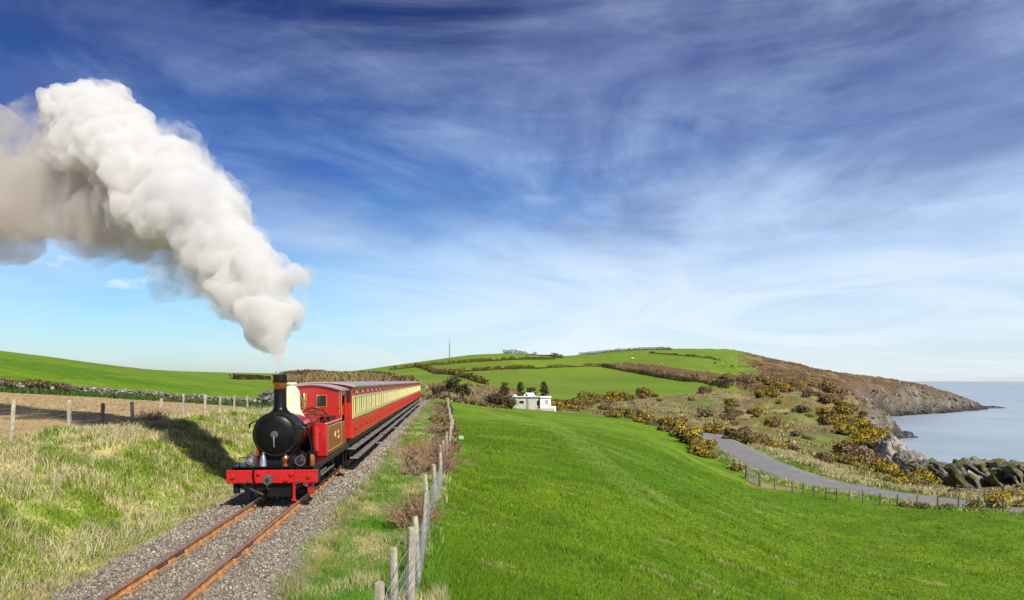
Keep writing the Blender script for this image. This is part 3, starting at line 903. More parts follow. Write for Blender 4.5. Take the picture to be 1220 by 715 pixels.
# wheels, cylinders, motion
for y in (1.75, 3.3, 5.0):
    for x in (-.52, .52):
        wheel(loco, x, y, .49)
for x in (-.66, .66):
    MB().box(x - .02, x + .02, 1.68, 5.07, .30, .37).build('coupling_rod', M['steel'], loco, 0, .008)
    MB().cyl((x * 1.12, .30, .50), (x * 1.12, 1.0, .50), .19, n=20).box(x * 1.12 - .17, x * 1.12 + .17, .34, .96, .50, .78).build('cylinder', M['soot'], loco, 35)
    MB().lathe([(.0, .25), (.12, .26), (.17, .30)], (x * 1.12, 0, .50), 18, 'y').build('cylinder_cover', M['steel'] if x > 0 else M['iron'], loco, 40)
    MB().tube([(x * 1.12, 1.0, .50), (x * 1.12, 1.7, .50)], .03, 8).box(x * 1.08 - .03, x * 1.08 + .03, 1.6, 3.1, .44, .50).build('connecting_rod', M['steel'], loco, 30)
    MB().box(x * 1.3 - .02, x * 1.3 + .02, 5.5, 5.56, .25, .79).box(x * 1.3 - .02, x * 1.3 + .02, 6.2, 6.26, .25, .79).box(x * 1.3 - .12, x * 1.3 + .12, 5.48, 6.28, .25, .28).build('cab_step', M['soot'], loco, 0)

# ---------------------------------------------------------------- carriages
def make_coach():
    root = empty('railway_carriage')
    Lc = 10.9
    MB().box(-.95, .95, 0, Lc, .94, 2.61).build('body', M['coach_red'], root, 0, .015)
    tp = [(x, 2.61 + .12 * (1 - (x / 1.04) ** 2)) for x in np.linspace(1.04, -1.04, 17)]
    rf = MB().prism(tp + [(x, z - .05) for x, z in tp[::-1]], 'y', -.10, Lc + .10).build('roof', M['roof'], root, 30)
    MB().box(-.88, .88, .02, Lc - .02, .74, .94).build('underframe', M['soot'], root, 0)
    for y, q in ((0, -1), (Lc, 1)):
        y0, y1 = sorted((y, y + q * .012))
        e = MB().prism([(-.90, 2.08), (.90, 2.08), (.90, 2.5), (.5, 2.6), (-.5, 2.6), (-.90, 2.5)], 'y', y0, y1).build('end_panel', M['dark'], root, 0)
        MB().box(-.30, .30, *sorted((y + q * .02, y + q * .32)), .76, .90).cyl((0, y, .66), (0, y + q * .36, .66), .07, n=12).build('coupler', M['soot'], root, 30)
        MB().tube([(.35, y + q * .02, .9), (.35, y + q * .12, .7), (.3, y + q * .24, .6)], .025, 6).build('brake_hose', M['black'], root, 30)
    cw = Lc / 6
    def side(sgn):
        def put(o):
            if sgn < 0:
                o.location = (-o.location[0], Lc - o.location[1], o.location[2]); o.rotation_euler = (0, 0, math.pi)
        return put
    # window band: rails and mullions stand proud of the panes
    a = MB()
    a.box(.95, .972, .0, Lc, 1.56, 1.70).box(.95, .972, .0, Lc, 2.20, 2.28)
    edges = [0.0]
    for c in range(6):
        for q0, q1 in ((.10, .50), (.61, 1.207), (1.317, 1.717)):
            edges += [c * cw + q0, c * cw + q1]
    edges.append(Lc)
    for k in range(0, len(edges), 2):
        a.box(.95, .972, edges[k], edges[k + 1], 1.7005, 2.1995)
    band = a.build('window_band', M['cream'], root, 0, .004)
    pane = MB().box(0, .008, 0, .40, 1.70, 2.20).build('window', M['olive_pane'], root, 0)
    paned = MB().box(0, .008, 0, .597, 1.70, 2.20).build('window', M['olive_pane'], root, 0)
    door = MB().box(0, .016, .0, .70, .97, 1.555).box(.016, .022, .06, .64, 1.05, 1.08).box(.016, .022, .06, .64, 1.45, 1.48).box(.016, .022, .06, .09, 1.08, 1.45).box(.016, .022, .61, .64, 1.08, 1.45).build('door', M['coach_red'], root, 0)
    hd = MB().tube([(.02, .60, 1.40), (.06, .60, 1.40), (.06, .52, 1.39)], .014, 6).build('door_handle', M['iron'], door, 30)
    gr = MB().lathe([(.0, -.03), (.03, -.03), (.035, 0)], (.02, .12, 1.2), 10, 'y').build('hinge', M['black'], door, 30)
    vent = MB().prism([(0, 2.34), (.055, 2.36), (.03, 2.44), (0, 2.45)], 'y', 0, .5).build('ventilator', M['coach_red'], root, 0)
    first = True
    objs = []
    for c in range(6):
        for src, off, xx in ((pane, .10, 0.951), (paned, .61, 0.951), (pane, 1.317, 0.951), (door, .558, 0.951), (vent, .658, 0.951)):
            objs.append((src, xx, c * cw + off))
    used = set()
    for src, xx, yy in objs:
        for sgn in (1, -1):
            if src.name in used:
                o = copy_tree(src, root)
            else:
                used.add(src.name); o = src
            if sgn > 0: o.location = (xx, yy, 0); o.rotation_euler = (0, 0, 0)
            else: o.location = (-xx, Lc - yy, 0); o.rotation_euler = (0, 0, math.pi)
    b2 = band.copy(); COL.objects.link(b2); b2.location = (0, Lc, 0); b2.rotation_euler = (0, 0, math.pi)
    # mouldings on the lower panels
    a = MB()
    for c in range(6):
        y = c * cw
        for q in (.10, .50, 1.33, 1.72):
            a.box(.95, .962, y + q - .012, y + q + .012, .98, 1.55)
    a.box(.95, .965, 0, Lc, .945, .969).box(.95, .965, 0, Lc, 2.285, 2.305).box(.95, .965, 0, Lc, 2.54, 2.565)
    md = a.build('moulding', M['coach_red'], root, 0)
    m2 = md.copy(); COL.objects.link(m2); m2.location = (0, Lc, 0); m2.rotation_euler = (0, 0, math.pi)
    for zz, xo in ((.62, 1.04), (.33, 1.12)):
        f_ = MB().box(xo - .26, xo, .12, Lc - .12, zz - .035, zz).build('footboard', M['foot'], root, 0, .006)
        f2 = f_.copy(); COL.objects.link(f2); f2.location = (0, Lc, 0); f2.rotation_euler = (0, 0, math.pi)
    bk = None
    for y in np.linspace(.5, Lc - .5, 6):
        for q in (-1, 1):
            if bk is None:
                o = bk = MB().box(.86, .89, -.03, .03, .30, .74).box(.89, 1.10, -.025, .025, .27, .294).build('footboard_bracket', M['soot'], root, 0)
            else:
                o = bk.copy(); COL.objects.link(o)
            o.location = (0, y, 0); o.rotation_euler = (0, 0, 0 if q > 0 else math.pi)
    a = MB()
    for k in (-.5, .5):
        a.tube([(k, 3.2, .74), (k, 3.9, .45), (k, 7.0, .45), (k, 7.7, .74)], .02, 5)
    a.build('truss_rod', M['soot'], root, 0)
    for y in (2.0, Lc - 2.0):
        bg_ = MB().box(-.70, -.62, y - 1.0, y + 1.0, .32, .50).box(.62, .70, y - 1.0, y + 1.0, .32, .50).box(-.62, .62, y - .1, y + .1, .35, .62).box(-.74, -.70, y - .9, y - .66, .22, .48).box(.70, .74, y - .9, y - .66, .22, .48).box(.70, .74, y + .66, y + .9, .22, .48).box(-.74, -.70, y + .66, y + .9, .22, .48).build('bogie', M['soot'], root, 0)
        for dy in (-.78, .78):
            for x in (-.52, .52):
                wheel(bg_, x, y + dy, .33, 8)
    return root


coach = make_coach()
CL = ['first red and cream carriage, coupled directly behind the red locomotive', 'second red and cream carriage from the locomotive', 'third red and cream carriage from the locomotive',
      'fourth red and cream carriage from the locomotive', 'fifth carriage from the locomotive, next to last of the train', 'farthest red and cream carriage at the tail of the train']
for i in range(6):
    o = coach if i == 0 else copy_tree(coach)
    s0 = 24.6 + i * 11.5
    o.location = T(s0, 0); o.rotation_euler = (0, 0, RZ)
    tag(o, CL[i], 'train carriage', 'red and cream carriages of the train')

# ---------------------------------------------------------------- grass, stones and scrub
def blades(name, n, sampler, hfun, colfun, lean=.45, wid=.12, kind='stuff', mat='blade', seg=False, sink=.02, soft=.45):
    x, y = sampler(n)
    z = height(x, y)
    h, wd = hfun(x, y)
    n = len(x)
    a = rng.uniform(0, 2 * np.pi, n)
    la = rng.uniform(0, 2 * np.pi, n)
    lx, ly = np.cos(la) * h * rng.uniform(0, lean, n) + .15 * h * (-.7), np.sin(la) * h * rng.uniform(0, lean, n) + .05 * h
    dx, dy = np.cos(a) * wd * .5, np.sin(a) * wd * .5
    c = colfun(x, y)
    b0 = np.stack([x - dx, y - dy, z - sink], 1); b1 = np.stack([x + dx, y + dy, z - sink], 1)
    if seg:
        m0 = np.stack([x - dx * .7 + lx * .35, y - dy * .7 + ly * .35, z + h * .6], 1); m1 = np.stack([x + dx * .7 + lx * .35, y + dy * .7 + ly * .35, z + h * .6], 1)
        tp = np.stack([x + lx, y + ly, z + h * .92], 1)
        V = np.stack([b0, b1, m1, m0, tp], 1).reshape(-1, 3)
        k = np.arange(n)[:, None] * 5
        Fc = np.concatenate([k + [0, 1, 2], k + [0, 2, 3], k + [3, 2, 4]], 0)
        C = np.stack([c, c, c, c, c * 1.0], 1).reshape(-1, 3)
    else:
        tp = np.stack([x + lx, y + ly, z + h], 1)
        V = np.stack([b0, b1, tp], 1).reshape(-1, 3)
        Fc = np.arange(n * 3).reshape(n, 3)
        C = np.repeat(c, 3, 0)
    # turn every blade towards the viewer's side and let it take the light like the turf it grows from
    q = V[Fc]
    g = np.cross(q[:, 1] - q[:, 0], q[:, 2] - q[:, 0])
    fl = (g * (q[:, 0] - np.array([0, 0, CZ]))).sum(1) > 0
    Fc[fl] = Fc[fl][:, ::-1]
    me = np_mesh(name, V, Fc, C, True)
    k = len(V) // n
    N = np.stack([rng.normal(0, soft, n), rng.normal(-.12, soft, n), np.ones(n)], 1)
    N /= np.linalg.norm(N, axis=1)[:, None]
    me.normals_split_custom_set_from_vertices(np.repeat(N, k, 0).astype(np.float32))
    o = link_mesh(name, me, M[mat])
    return tag(o, kind=kind)


def fan(px0, px1, r0, r1, keepfun):
    """sampler: even over the sight lines of a sector, by log distance"""
    def f(n):
        t = rng.uniform((px0 - CX) / F, (px1 - CX) / F, n)
        y = np.exp(rng.uniform(np.log(r0), np.log(r1), n))
        x = t * y
        k = keepfun(x, y)
        return x[k], y[k]
    return f


def band(s0, s1, d0, d1, pw=1.0):
    def f(n):
        s = np.exp(rng.uniform(np.log(s0), np.log(s1), n)); d = rng.uniform(d0, d1, n)
        p = T(s, d)
        return p[0], p[1]
    return f


def dist_w(x, y, lo, k, hi):
    """blade width grows with distance so that far tufts still cover a little of the picture"""
    return np.clip(np.hypot(x, y) * k, lo, hi)


def c_meadow(x, y):
    n1 = fbm(x / 7, y / 7, 401, 4)[:, None]; u_ = rng.uniform(0, 1, (len(x), 1))
    c = GREEN * 1.05 + (np.array([.160, .268, .008]) - GREEN) * np.clip(n1 * .9 + (u_ - .5) * .7, 0, 1)
    dry = (u_ > .985) | ((fbm(x / 1.7, y / .8, 105, 3)[:, None] > .75) & (n1 > .47) & (u_ > .55))
    for tr in TRAMS:
        k = (1 - sstep(seg_dist(x, y, tr), .2, .7))[:, None] * .5
        c = c * (1 - k) + k * np.array([.24, .34, .06])
    return np.where(dry, np.array([.46, .42, .17]), c)


def meadow_keep(x, y):
    s, d = track_sd(x, y)
    fe = x > fence_x(y) + .15
    return fe & (seg_dist(x, y, ROAD) > 5.5) & (y < 140) & (x < 45) & (height(x, y) > -9.5)


blades('meadow_grass', 330000, fan(470, 1330, 9.0, 75, meadow_keep), lambda x, y: ((rng.uniform(.035, .085, len(x)) + .05 * sstep(fbm(x / 1.1, y / 1.1, 405, 3), .55, .75)), dist_w(x, y, .012, .0011, .06)), c_meadow, .7)


def tufts_color(seed, green, bias):
    def f(x, y):
        n = fbm(x / .55, y / .8, seed, 4)[:, None] * .62 + fbm(x / 2.2, y / 2.2, 113, 3)[:, None] * .38
        u_ = rng.uniform(0, 1, (len(x), 1)); v_ = rng.uniform(.65, 1.25, (len(x), 1))
        t = sstep(n + (u_ - .5) * .22, bias - .08, bias + .08)
        return (np.array(green) * (1 - t) + np.array([.70, .61, .31]) * t) * v_
    return f


def clumpy(f, seed, sc_, lo):
    def g(n):
        x, y = f(n)
        k = fbm(x / sc_, y / sc_, seed, 3) + rng.uniform(-.2, .2, len(x)) > lo
        return x[k], y[k]
    return g


def bank_h(x, y):
    s, d = track_sd(x, y)
    k = .09 + .22 * sstep(fbm(x / 1.2, y / 1.2, 411, 3), .4, .7)
    k = k * (.5 + .5 * sstep(-d, 2.2, 4.5)) * (1 - .45 * sstep(-d, 5.5, 8.5))
    return rng.uniform(.5, 1.1, len(x)) * k, dist_w(x, y, .010, .0011, .06)


def bank_c(x, y):
    c = tufts_color(431, (.25, .36, .032), .535)(x, y)
    s, d = track_sd(x, y)
    e = ((1 - sstep(-d, 1.7, 2.3)) * (rng.uniform(0, 1, len(x)) < .8))[:, None]
    return c * (1 - e) + e * np.array([.58, .49, .25]) * rng.uniform(.6, 1.1, (len(x), 1))


blades('bank_grass', 300000, clumpy(band(7.5, 110, -9.2, -1.45), 421, .9, .36), bank_h, bank_c, 1.0, seg=True)


def tussock_samp(n):
    x, y = band(8, 90, -8.6, -1.9)(n)
    k = fbm(x / .7, y / 1.1, 425, 3) > .58
    return x[k], y[k]


blades('dry_tussocks', 36000, tussock_samp, lambda x, y: (rng.uniform(.22, .42, len(x)), dist_w(x, y, .008, .0008, .05)), lambda x, y: np.array([.74, .65, .36]) * rng.uniform(.55, 1.1, (len(x), 1)), 1.5, seg=True)


def strip_h(x, y):
    s, d = track_sd(x, y)
    k = .05 + .13 * sstep(fbm(x / .8, y / .8, 441, 3), .42, .7)
    return rng.uniform(.5, 1.1, len(x)) * k, dist_w(x, y, .009, .0010, .05)


def strip_samp(n):
    x, y = band(6.5, 130, 1.35, 3.9)(n)
    s, d = track_sd(x, y)
    k = rng.uniform(1.35, 1.85, len(x)) + (fbm(x / .7, y / .7, 447, 3) - .5) * 1.0 < d
    return x[k], y[k]


def strip_c(x, y):
    s, d = track_sd(x, y)
    c = tufts_color(451, (.15, .34, .022), .60)(x, y)
    e = ((1 - sstep(d, 1.5, 2.1)) * (rng.uniform(0, 1, len(x)) < .6))[:, None]
    return c * (1 - e) + e * np.array([.40, .33, .15]) * rng.uniform(.6, 1.1, (len(x), 1))


blades('verge_grass', 210000, strip_samp, strip_h, strip_c, .8)
# long dry grass along the two fences
blades('fence_grass', 9000, band(16, 110, -9.5, -8.7), lambda x, y: (rng.uniform(.10, .36, len(x)), dist_w(x, y, .010, .0010, .05)), tufts_color(461, (.16, .30, .03), .45), .6, seg=True)


def fl_samp(n):
    y = np.exp(rng.uniform(np.log(7.0), np.log(120), n)); x = fence_x(y) + rng.normal(0, .14, n)
    k = fbm(x * 0 + y / 2.0, y * 0, 467, 2) + rng.uniform(-.2, .2, n) > .45
    return x[k], y[k]


blades('fence_grass', 22000, fl_samp, lambda x, y: (rng.uniform(.10, .34, len(x)), dist_w(x, y, .008, .0009, .05)), tufts_color(463, (.15, .30, .03), .50), .6, seg=True)


# verges of the lane and the rough slope down to it
def lane_samp(lo, hi, side):
    def f(n):
        k = rng.integers(0, len(rp) - 1, n)
        o_ = rng.uniform(lo, hi, n) * side
        q = rp[k] + nm[k] * o_[:, None] + rng.normal(0, .4, (n, 2))
        return q[:, 0], q[:, 1]
    return f


blades('lane_grass', 26000, lane_samp(3.1, 5.6, 1), lambda x, y: (rng.uniform(.10, .35, len(x)), dist_w(x, y, .03, .0010, .12)), tufts_color(471, (.16, .30, .02), .58), .7)
blades('lane_grass', 26000, lane_samp(3.1, 5.6, -1), lambda x, y: (rng.uniform(.10, .32, len(x)), dist_w(x, y, .03, .0010, .12)), tufts_color(473, (.16, .31, .02), .62), .7)
blades('dry_grass', 22000, lane_samp(5.0, 9.0, -1 if True else 1), lambda x, y: (rng.uniform(.25, .8, len(x)), dist_w(x, y, .04, .0012, .15)), lambda x, y: tufts_color(475, (.20, .19, .05), .40)(x, y) * .85, .7, seg=True)


# heath and scrub on the knoll, the moor and the bands between the fields
def poly_samp(key, extra=None):
    p = POLY[key]
    def f(n):
        a = np.arctan2(p[:, 0], p[:, 1]); r = np.hypot(p[:, 0], p[:, 1])
        t = rng.uniform(a.min(), a.max(), n); q = np.exp(rng.uniform(np.log(r.min()), np.log(r.max()), n))
        x, y = np.sin(t) * q, np.cos(t) * q
        k = inside(x, y, p) & (seg_dist(x, y, ROAD) > 6)
        if extra is not None: k &= extra(x, y)
        return x[k], y[k]
    return f


def scrub_color(pal, seed, scale=9.0):
    pal = np.array(pal)
    def f(x, y):
        v_ = np.clip(fbm(x / scale, y / scale, seed, 4) + rng.normal(0, .09, len(x)), .22, .78)
        k = ((v_ - .22) / .561 * len(pal)).astype(int)
        return pal[k] * rng.uniform(.65, 1.25, (len(x), 1))
    return f


KN = [(.26, .24, .06), (.36, .28, .12), (.50, .43, .17), (.22, .27, .05), (.36, .27, .15), (.20, .14, .08), (.44, .36, .15), (.30, .27, .08)]
HB = [(.20, .11, .055), (.27, .17, .06), (.16, .12, .045), (.33, .24, .11), (.18, .09, .05)]


def sh(lo, hi, lump, seed):
    def f(x, y):
        k = .35 + sstep(fbm(x / lump, y / lump, seed, 3), .42, .66)
        h = rng.uniform(lo, hi, len(x)) * k
        return h, h * rng.uniform(.5, 1.1, len(x))
    return f


def knoll_samp(n):
    x1, y1 = poly_samp('knoll')(n)
    x2, y2 = fan(985, 1330, 82, 330, lambda x, y: (seg_dist(x, y, ROAD) > 9) & (x > 40) & (coast_d(x, y) > 4))(n // 4)
    x, y = np.concatenate([x1, x2]), np.concatenate([y1, y2])
    k = (fbm(x / 7, y / 7, 479, 3) + rng.uniform(-.12, .12, len(x)) > .46) & (height(x, y) > -24)
    return x[k], y[k]


blades('heath_scrub', 260000, knoll_samp, sh(.10, .55, 6, 481), scrub_color(KN, 483), .8, mat='leaf', sink=.1)
blades('heath_scrub', 26000, poly_samp('band'), sh(.5, 1.5, 14, 485), scrub_color(HB, 487, 20), .8, mat='leaf', sink=.2)
blades('bramble_scrub', 26000, poly_samp('house_scrub'), sh(.3, 1.1, 7, 489), scrub_color([(.32, .22, .14), (.38, .30, .15), (.23, .17, .09), (.28, .24, .07), (.34, .23, .17)], 491), .8, mat='leaf', sink=.1)
blades('bramble_scrub', 26000, poly_samp('left_scrub'), sh(.5, 1.8, 9, 493), scrub_color([(.28, .20, .10), (.34, .26, .12), (.22, .16, .07), (.27, .21, .07)], 495), .8, mat='leaf', sink=.2)


def moor_keep(x, y):
    a = x / y
    z = height(x, y)
    return (coast_d(x, y) > 10) & (z > -24) & (a > .29)


blades('heather', 60000, fan(870, 1200, 340, 950, moor_keep), lambda x, y: (lambda h: (h, h * 1.3))(rng.uniform(.2, .8, len(x)) * (.4 + sstep(fbm(x / 16, y / 16, 497, 3), .4, .65))),
       scrub_color([(.19, .095, .055), (.25, .14, .065), (.15, .09, .05), (.33, .23, .10), (.17, .08, .055)], 499, 30), .8, mat='leaf', sink=.2)


# ballast
OCT = np.array([(1, 0, 0), (-1, 0, 0), (0, 1, 0), (0, -1, 0), (0, 0, 1), (0, 0, -1)], float)
OF = np.array([(0, 2, 4), (2, 1, 4), (1, 3, 4), (3, 0, 4), (2, 0, 5), (1, 2, 5), (3, 1, 5), (0, 3, 5)])


def pebbles(name, x, y, z, size, col, mat='stone'):
    n = len(x)
    V = OCT[None] * (size[:, None, None] * rng.uniform(.55, 1.25, (n, 6, 1)) * np.array([1, 1, .75]))
    a = rng.uniform(0, 6.28, n); ca, sa = np.cos(a)[:, None], np.sin(a)[:, None]
    tl = rng.normal(0, .5, n)[:, None]
    X, Y, Z = V[..., 0] * ca - V[..., 1] * sa, V[..., 0] * sa + V[..., 1] * ca, V[..., 2]
    Y, Z = Y * np.cos(tl) - Z * np.sin(tl), Y * np.sin(tl) + Z * np.cos(tl)
    V = np.stack([X + x[:, None], Y + y[:, None], Z + z[:, None]], 2).reshape(-1, 3)
    Fc = (OF[None] + np.arange(n)[:, None, None] * 6).reshape(-1, 3)
    return np_mesh(name, V, Fc, np.repeat(col, 6, 0))


n = 62000
s_ = np.exp(rng.uniform(np.log(7.5), np.log(60), n)); d_ = rng.uniform(-2.25, 2.35, n)
k = np.abs(d_) < 1.46 + rng.normal(0, .15, n)
k &= np.abs(np.abs(d_) - .49) > .075
s_, d_ = s_[k], d_[k]
bx, by, _ = T(s_, d_)
sz = rng.uniform(.014, .036, len(bx)) * np.clip(s_ / 14, 1, 1.8)
pal = np.array([(.34, .30, .24), (.22, .195, .155), (.42, .38, .31), (.29, .22, .14), (.14, .125, .105), (.38, .31, .21)])
bcol = pal[rng.integers(0, len(pal), len(bx))] * rng.uniform(.6, 1.15, (len(bx), 1))
near = np.exp(-((np.abs(d_) - .5) / .17) ** 2)[:, None] * rng.uniform(.2, .8, (len(bx), 1))
bcol = bcol * (1 - near) + near * np.array([.24, .125, .06])
white = rng.uniform(0, 1, len(bx)) < .006
bcol[white] = (.6, .57, .5)
o = link_mesh('ballast_stones', pebbles('ballast_stones', bx, by, height(bx, by) + sz * .25, sz, bcol), M['stone'])
tag(o, kind='stuff')
# clods and stubble on the ploughed field
x, y = poly_samp('plough')(60000)
s_, d_ = track_sd(x, y)
k = d_ < -9.9
x, y = x[k], y[k]
sz = np.clip(np.hypot(x, y) * .0011, .025, .07) * rng.uniform(.5, 1.5, len(x))
cc_ = np.array([(.40, .29, .14), (.32, .22, .11), (.46, .37, .20), (.24, .16, .08)])[rng.integers(0, 4, len(x))] * rng.uniform(.7, 1.15, (len(x), 1))
o = link_mesh('soil_clods', pebbles('soil_clods', x, y, height(x, y), sz, cc_), M['stone'])
tag(o, kind='stuff')

# ---------------------------------------------------------------- fences
def wire_run(pts, r=.004, n=4):
    mb = MB()
    q = []
    for a, b_ in zip(pts[:-1], pts[1:]):
        a, b_ = Vector(a), Vector(b_)
        for k in range(4):
            p = a.lerp(b_, k / 4)
            p.z -= .035 * math.sin(math.pi * k / 4) * (a - b_).length / 3
            q.append(p)
    q.append(Vector(pts[-1]))
    return mb.tube(q, r, n)


def post_mesh(h, r, seed, split=False):
    rg = random.Random(seed)
    n = 9
    ph = [rg.uniform(.82, 1.16) for _ in range(n)]
    rings = []
    for z, k in ((-.45, 1.0), (h * .35, 1.02), (h * .72, .97), (h - .02, .93), (h, .80)):
        rings.append([(r * ph[j] * k * math.cos(2 * math.pi * j / n), r * ph[j] * k * math.sin(2 * math.pi * j / n), z + (rg.uniform(-.012, .012) if z > h - .05 else 0)) for j in range(n)])
    return MB().loft(rings)


def post_fence(label, spots, heights, rad, mat, wires, lean=.06, group=None, mesh_net=None, loc=None):
    """spots: (x, y); wires: heights up the post"""
    x0, y0 = spots[0]
    root = empty('post_and_wire_fence', (x0, y0, hz(x0, y0)))
    tag(root, label, 'fence', group)
    base = Vector(root.location)
    tops = []
    for i, (x, y) in enumerate(spots):
        h = heights[i] if isinstance(heights, (list, tuple, np.ndarray)) else heights * random.uniform(.93, 1.07)
        rr = rad * random.uniform(.85, 1.15)
        mt = mat[i] if isinstance(mat, list) else mat
        p = post_mesh(h, rr, i * 7 + int(abs(x) * 10)).build('post', M[mt], root, 30)
        z = hz(x, y)
        p.location = Vector((x, y, z)) - base
        ln = lean[i] if isinstance(lean, list) else (random.uniform(-lean, lean), random.uniform(-lean, lean))
        p.rotation_euler = (ln[0], ln[1], random.random() * 6)
        p.rotation_mode = 'XYZ'
        tops.append((Vector((x, y, z)) - base, h, ln, rr))
    for wz in wires:
        pts = []
        for q, h, ln, rr in tops:
            zz = min(wz, h - .05)
            pts.append(q + Vector((math.sin(ln[1]) * zz + rr * .9, -math.sin(ln[0]) * zz, zz)))
        wire_run(pts, .0045).build('wire', M['wire'], root, 0)
    if mesh_net:
        mb = MB()
        z0, z1, step, lim = mesh_net
        for (qa, ha, la, ra), (qb, hb, lb, rb) in zip(tops[:-1], tops[1:]):
            L = (qb - qa).length
            if (qa + base).y > lim: break
            m_ = int(L / step)
            for k in range(1, m_):
                p = qa.lerp(qb, k / m_); p = p + Vector((ra * .9, 0, 0))
                mb.tube([p + Vector((0, 0, z0)), p + Vector((0, 0, z1))], .0025, 3, False)
        if mb.v:
            nt = mb.build('wire_net', M['wire'], root, 0); nt['kind'] = 'stuff'
    return root


# left of the cutting, along the ploughed field
lf = []
for px, Y in ((-95, 19.5), (13, 23.0), (82, 28.0), (121, 30.5), (158, 33.0), (190, 36.0), (218, 39.0), (243, 42.5), (262, 46), (279, 50), (295, 55), (306, 59)):
    lf.append(((px - CX) / F * Y, Y))
post_fence('row of grey wooden posts and wire between the grassy bank and the ploughed field', lf, [1.35, 1.36, 1.22, 1.05, 1.05, 1.05, 1.25, 1.2, 1.05, 1.15, 1.1, 1.05], .070,
           ['post', 'post', 'post', 'postdark', 'post', 'post', 'post', 'post', 'post', 'post', 'post', 'post'], (1.0, .75, .45), [(0, .10), (0, .08), (0, .06), (0, .05), (0, -.03), (.02, .08), (0, .09), (0, .1), (0, .07), (0, .03), (0, .05), (0, .02)])
# right of the track
rf_spots = [(-1.08, 6.3), (-1.32, 7.75), (-1.37, 9.15), (-1.40, 10.7), (-1.43, 11.9), (-1.62, 14.0), (-1.84, 17.2)]
yy = 20.0
while yy < 118:
    rf_spots.append((float(fence_x(yy)) + .08, yy)); yy += random.uniform(2.6, 3.6)
hs = [1.15, 1.13, 1.17, 1.15, 1.03, 1.13, 1.12] + [random.uniform(.95, 1.15) for _ in rf_spots[7:]]
post_fence('weathered wooden posts with sheep netting between the railway verge and the green meadow', rf_spots, hs, .050, 'post', (1.02, .82, .66, .5, .34, .18), [(0, .04), (0, .03), (0, .02), (0, .03), (0, .05), (-.05, .10), (0, .08)] + [(random.uniform(-.06, .06), random.uniform(0, .12)) for _ in rf_spots[7:]],
           mesh_net=(.16, .82, .16, 20))
# along the lane
def along_lane(off, s_from, s_to, step):
    out = []
    L = np.concatenate([[0], np.cumsum(np.hypot(*(rp[1:] - rp[:-1]).T))])
    for q in np.arange(s_from, s_to, step):
        i = int(np.searchsorted(L, q))
        if 0 < i < len(rp) - 1:
            p = rp[i] + nm[i] * (off + random.uniform(-.15, .15))
            out.append((float(p[0]), float(p[1])))
    return out


lane_px = [(858, 546), (866, 551), (874, 556), (882, 562), (889, 569)]
sp = [tuple(G(a, b_, 40, 200)[:2]) for a, b_ in lane_px]
post_fence('short run of dark posts above the gate, between meadow and lane', sp, 1.05, .06, 'postdark', (1.0, .75, .5), .05)
lane_px2 = [(905, 580), (923, 584), (944, 588), (957, 590), (970, 593), (984, 595.5), (997, 597), (1012, 599), (1028, 600), (1048, 602), (1069, 604), (1093, 605), (1117, 606), (1142, 607), (1167, 608), (1195, 609), (1225, 610), (1260, 611)]
sp2 = [tuple(G(a, b_, 40, 200)[:2]) for a, b_ in lane_px2]
post_fence('long row of dark fence posts beside the lower lane at the foot of the meadow', sp2, 1.05, .06, 'postdark', (1.1, .85, .6, .35), .05)
sp3 = [tuple(G(a, b_, 60, 200)[:2]) for a, b_ in ((1000, 563), (1030, 571), (1062, 579), (1100, 586), (1140, 591), (1180, 594), (1225, 597))]
post_fence('thin dark fence posts on the seaward side of the lane below the rocks', sp3, 1.2, .07, 'postdark', (1.05, .8, .5), .07)
# pale hurdle gate
ga, gb = Vector(G(889, 569, 40, 200)), Vector(G(905, 580, 40, 200))
gt = empty('field_gate', ga)
tag(gt, 'pale wire hurdle gate between two dark posts by the lane', 'gate')
dv = gb - ga
for k in (0, 1):
    p = post_mesh(1.35, .10, 90 + k).build('gate_post', M['postdark'], gt, 30); p.location = dv * k
u_ = dv.normalized()
for k in range(7):
    z = .12 + k * .17
    MB().tube([u_ * .15 + Vector((0, 0, z)), dv - u_ * .15 + Vector((0, 0, z))], .022, 6).build('gate_rail', M['wire'], gt, 30)
for k in np.linspace(.06, .94, 7):
    MB().tube([dv * k + Vector((0, 0, .1)), dv * k + Vector((0, 0, 1.16))], .02, 6).build('gate_upright', M['wire'], gt, 30)


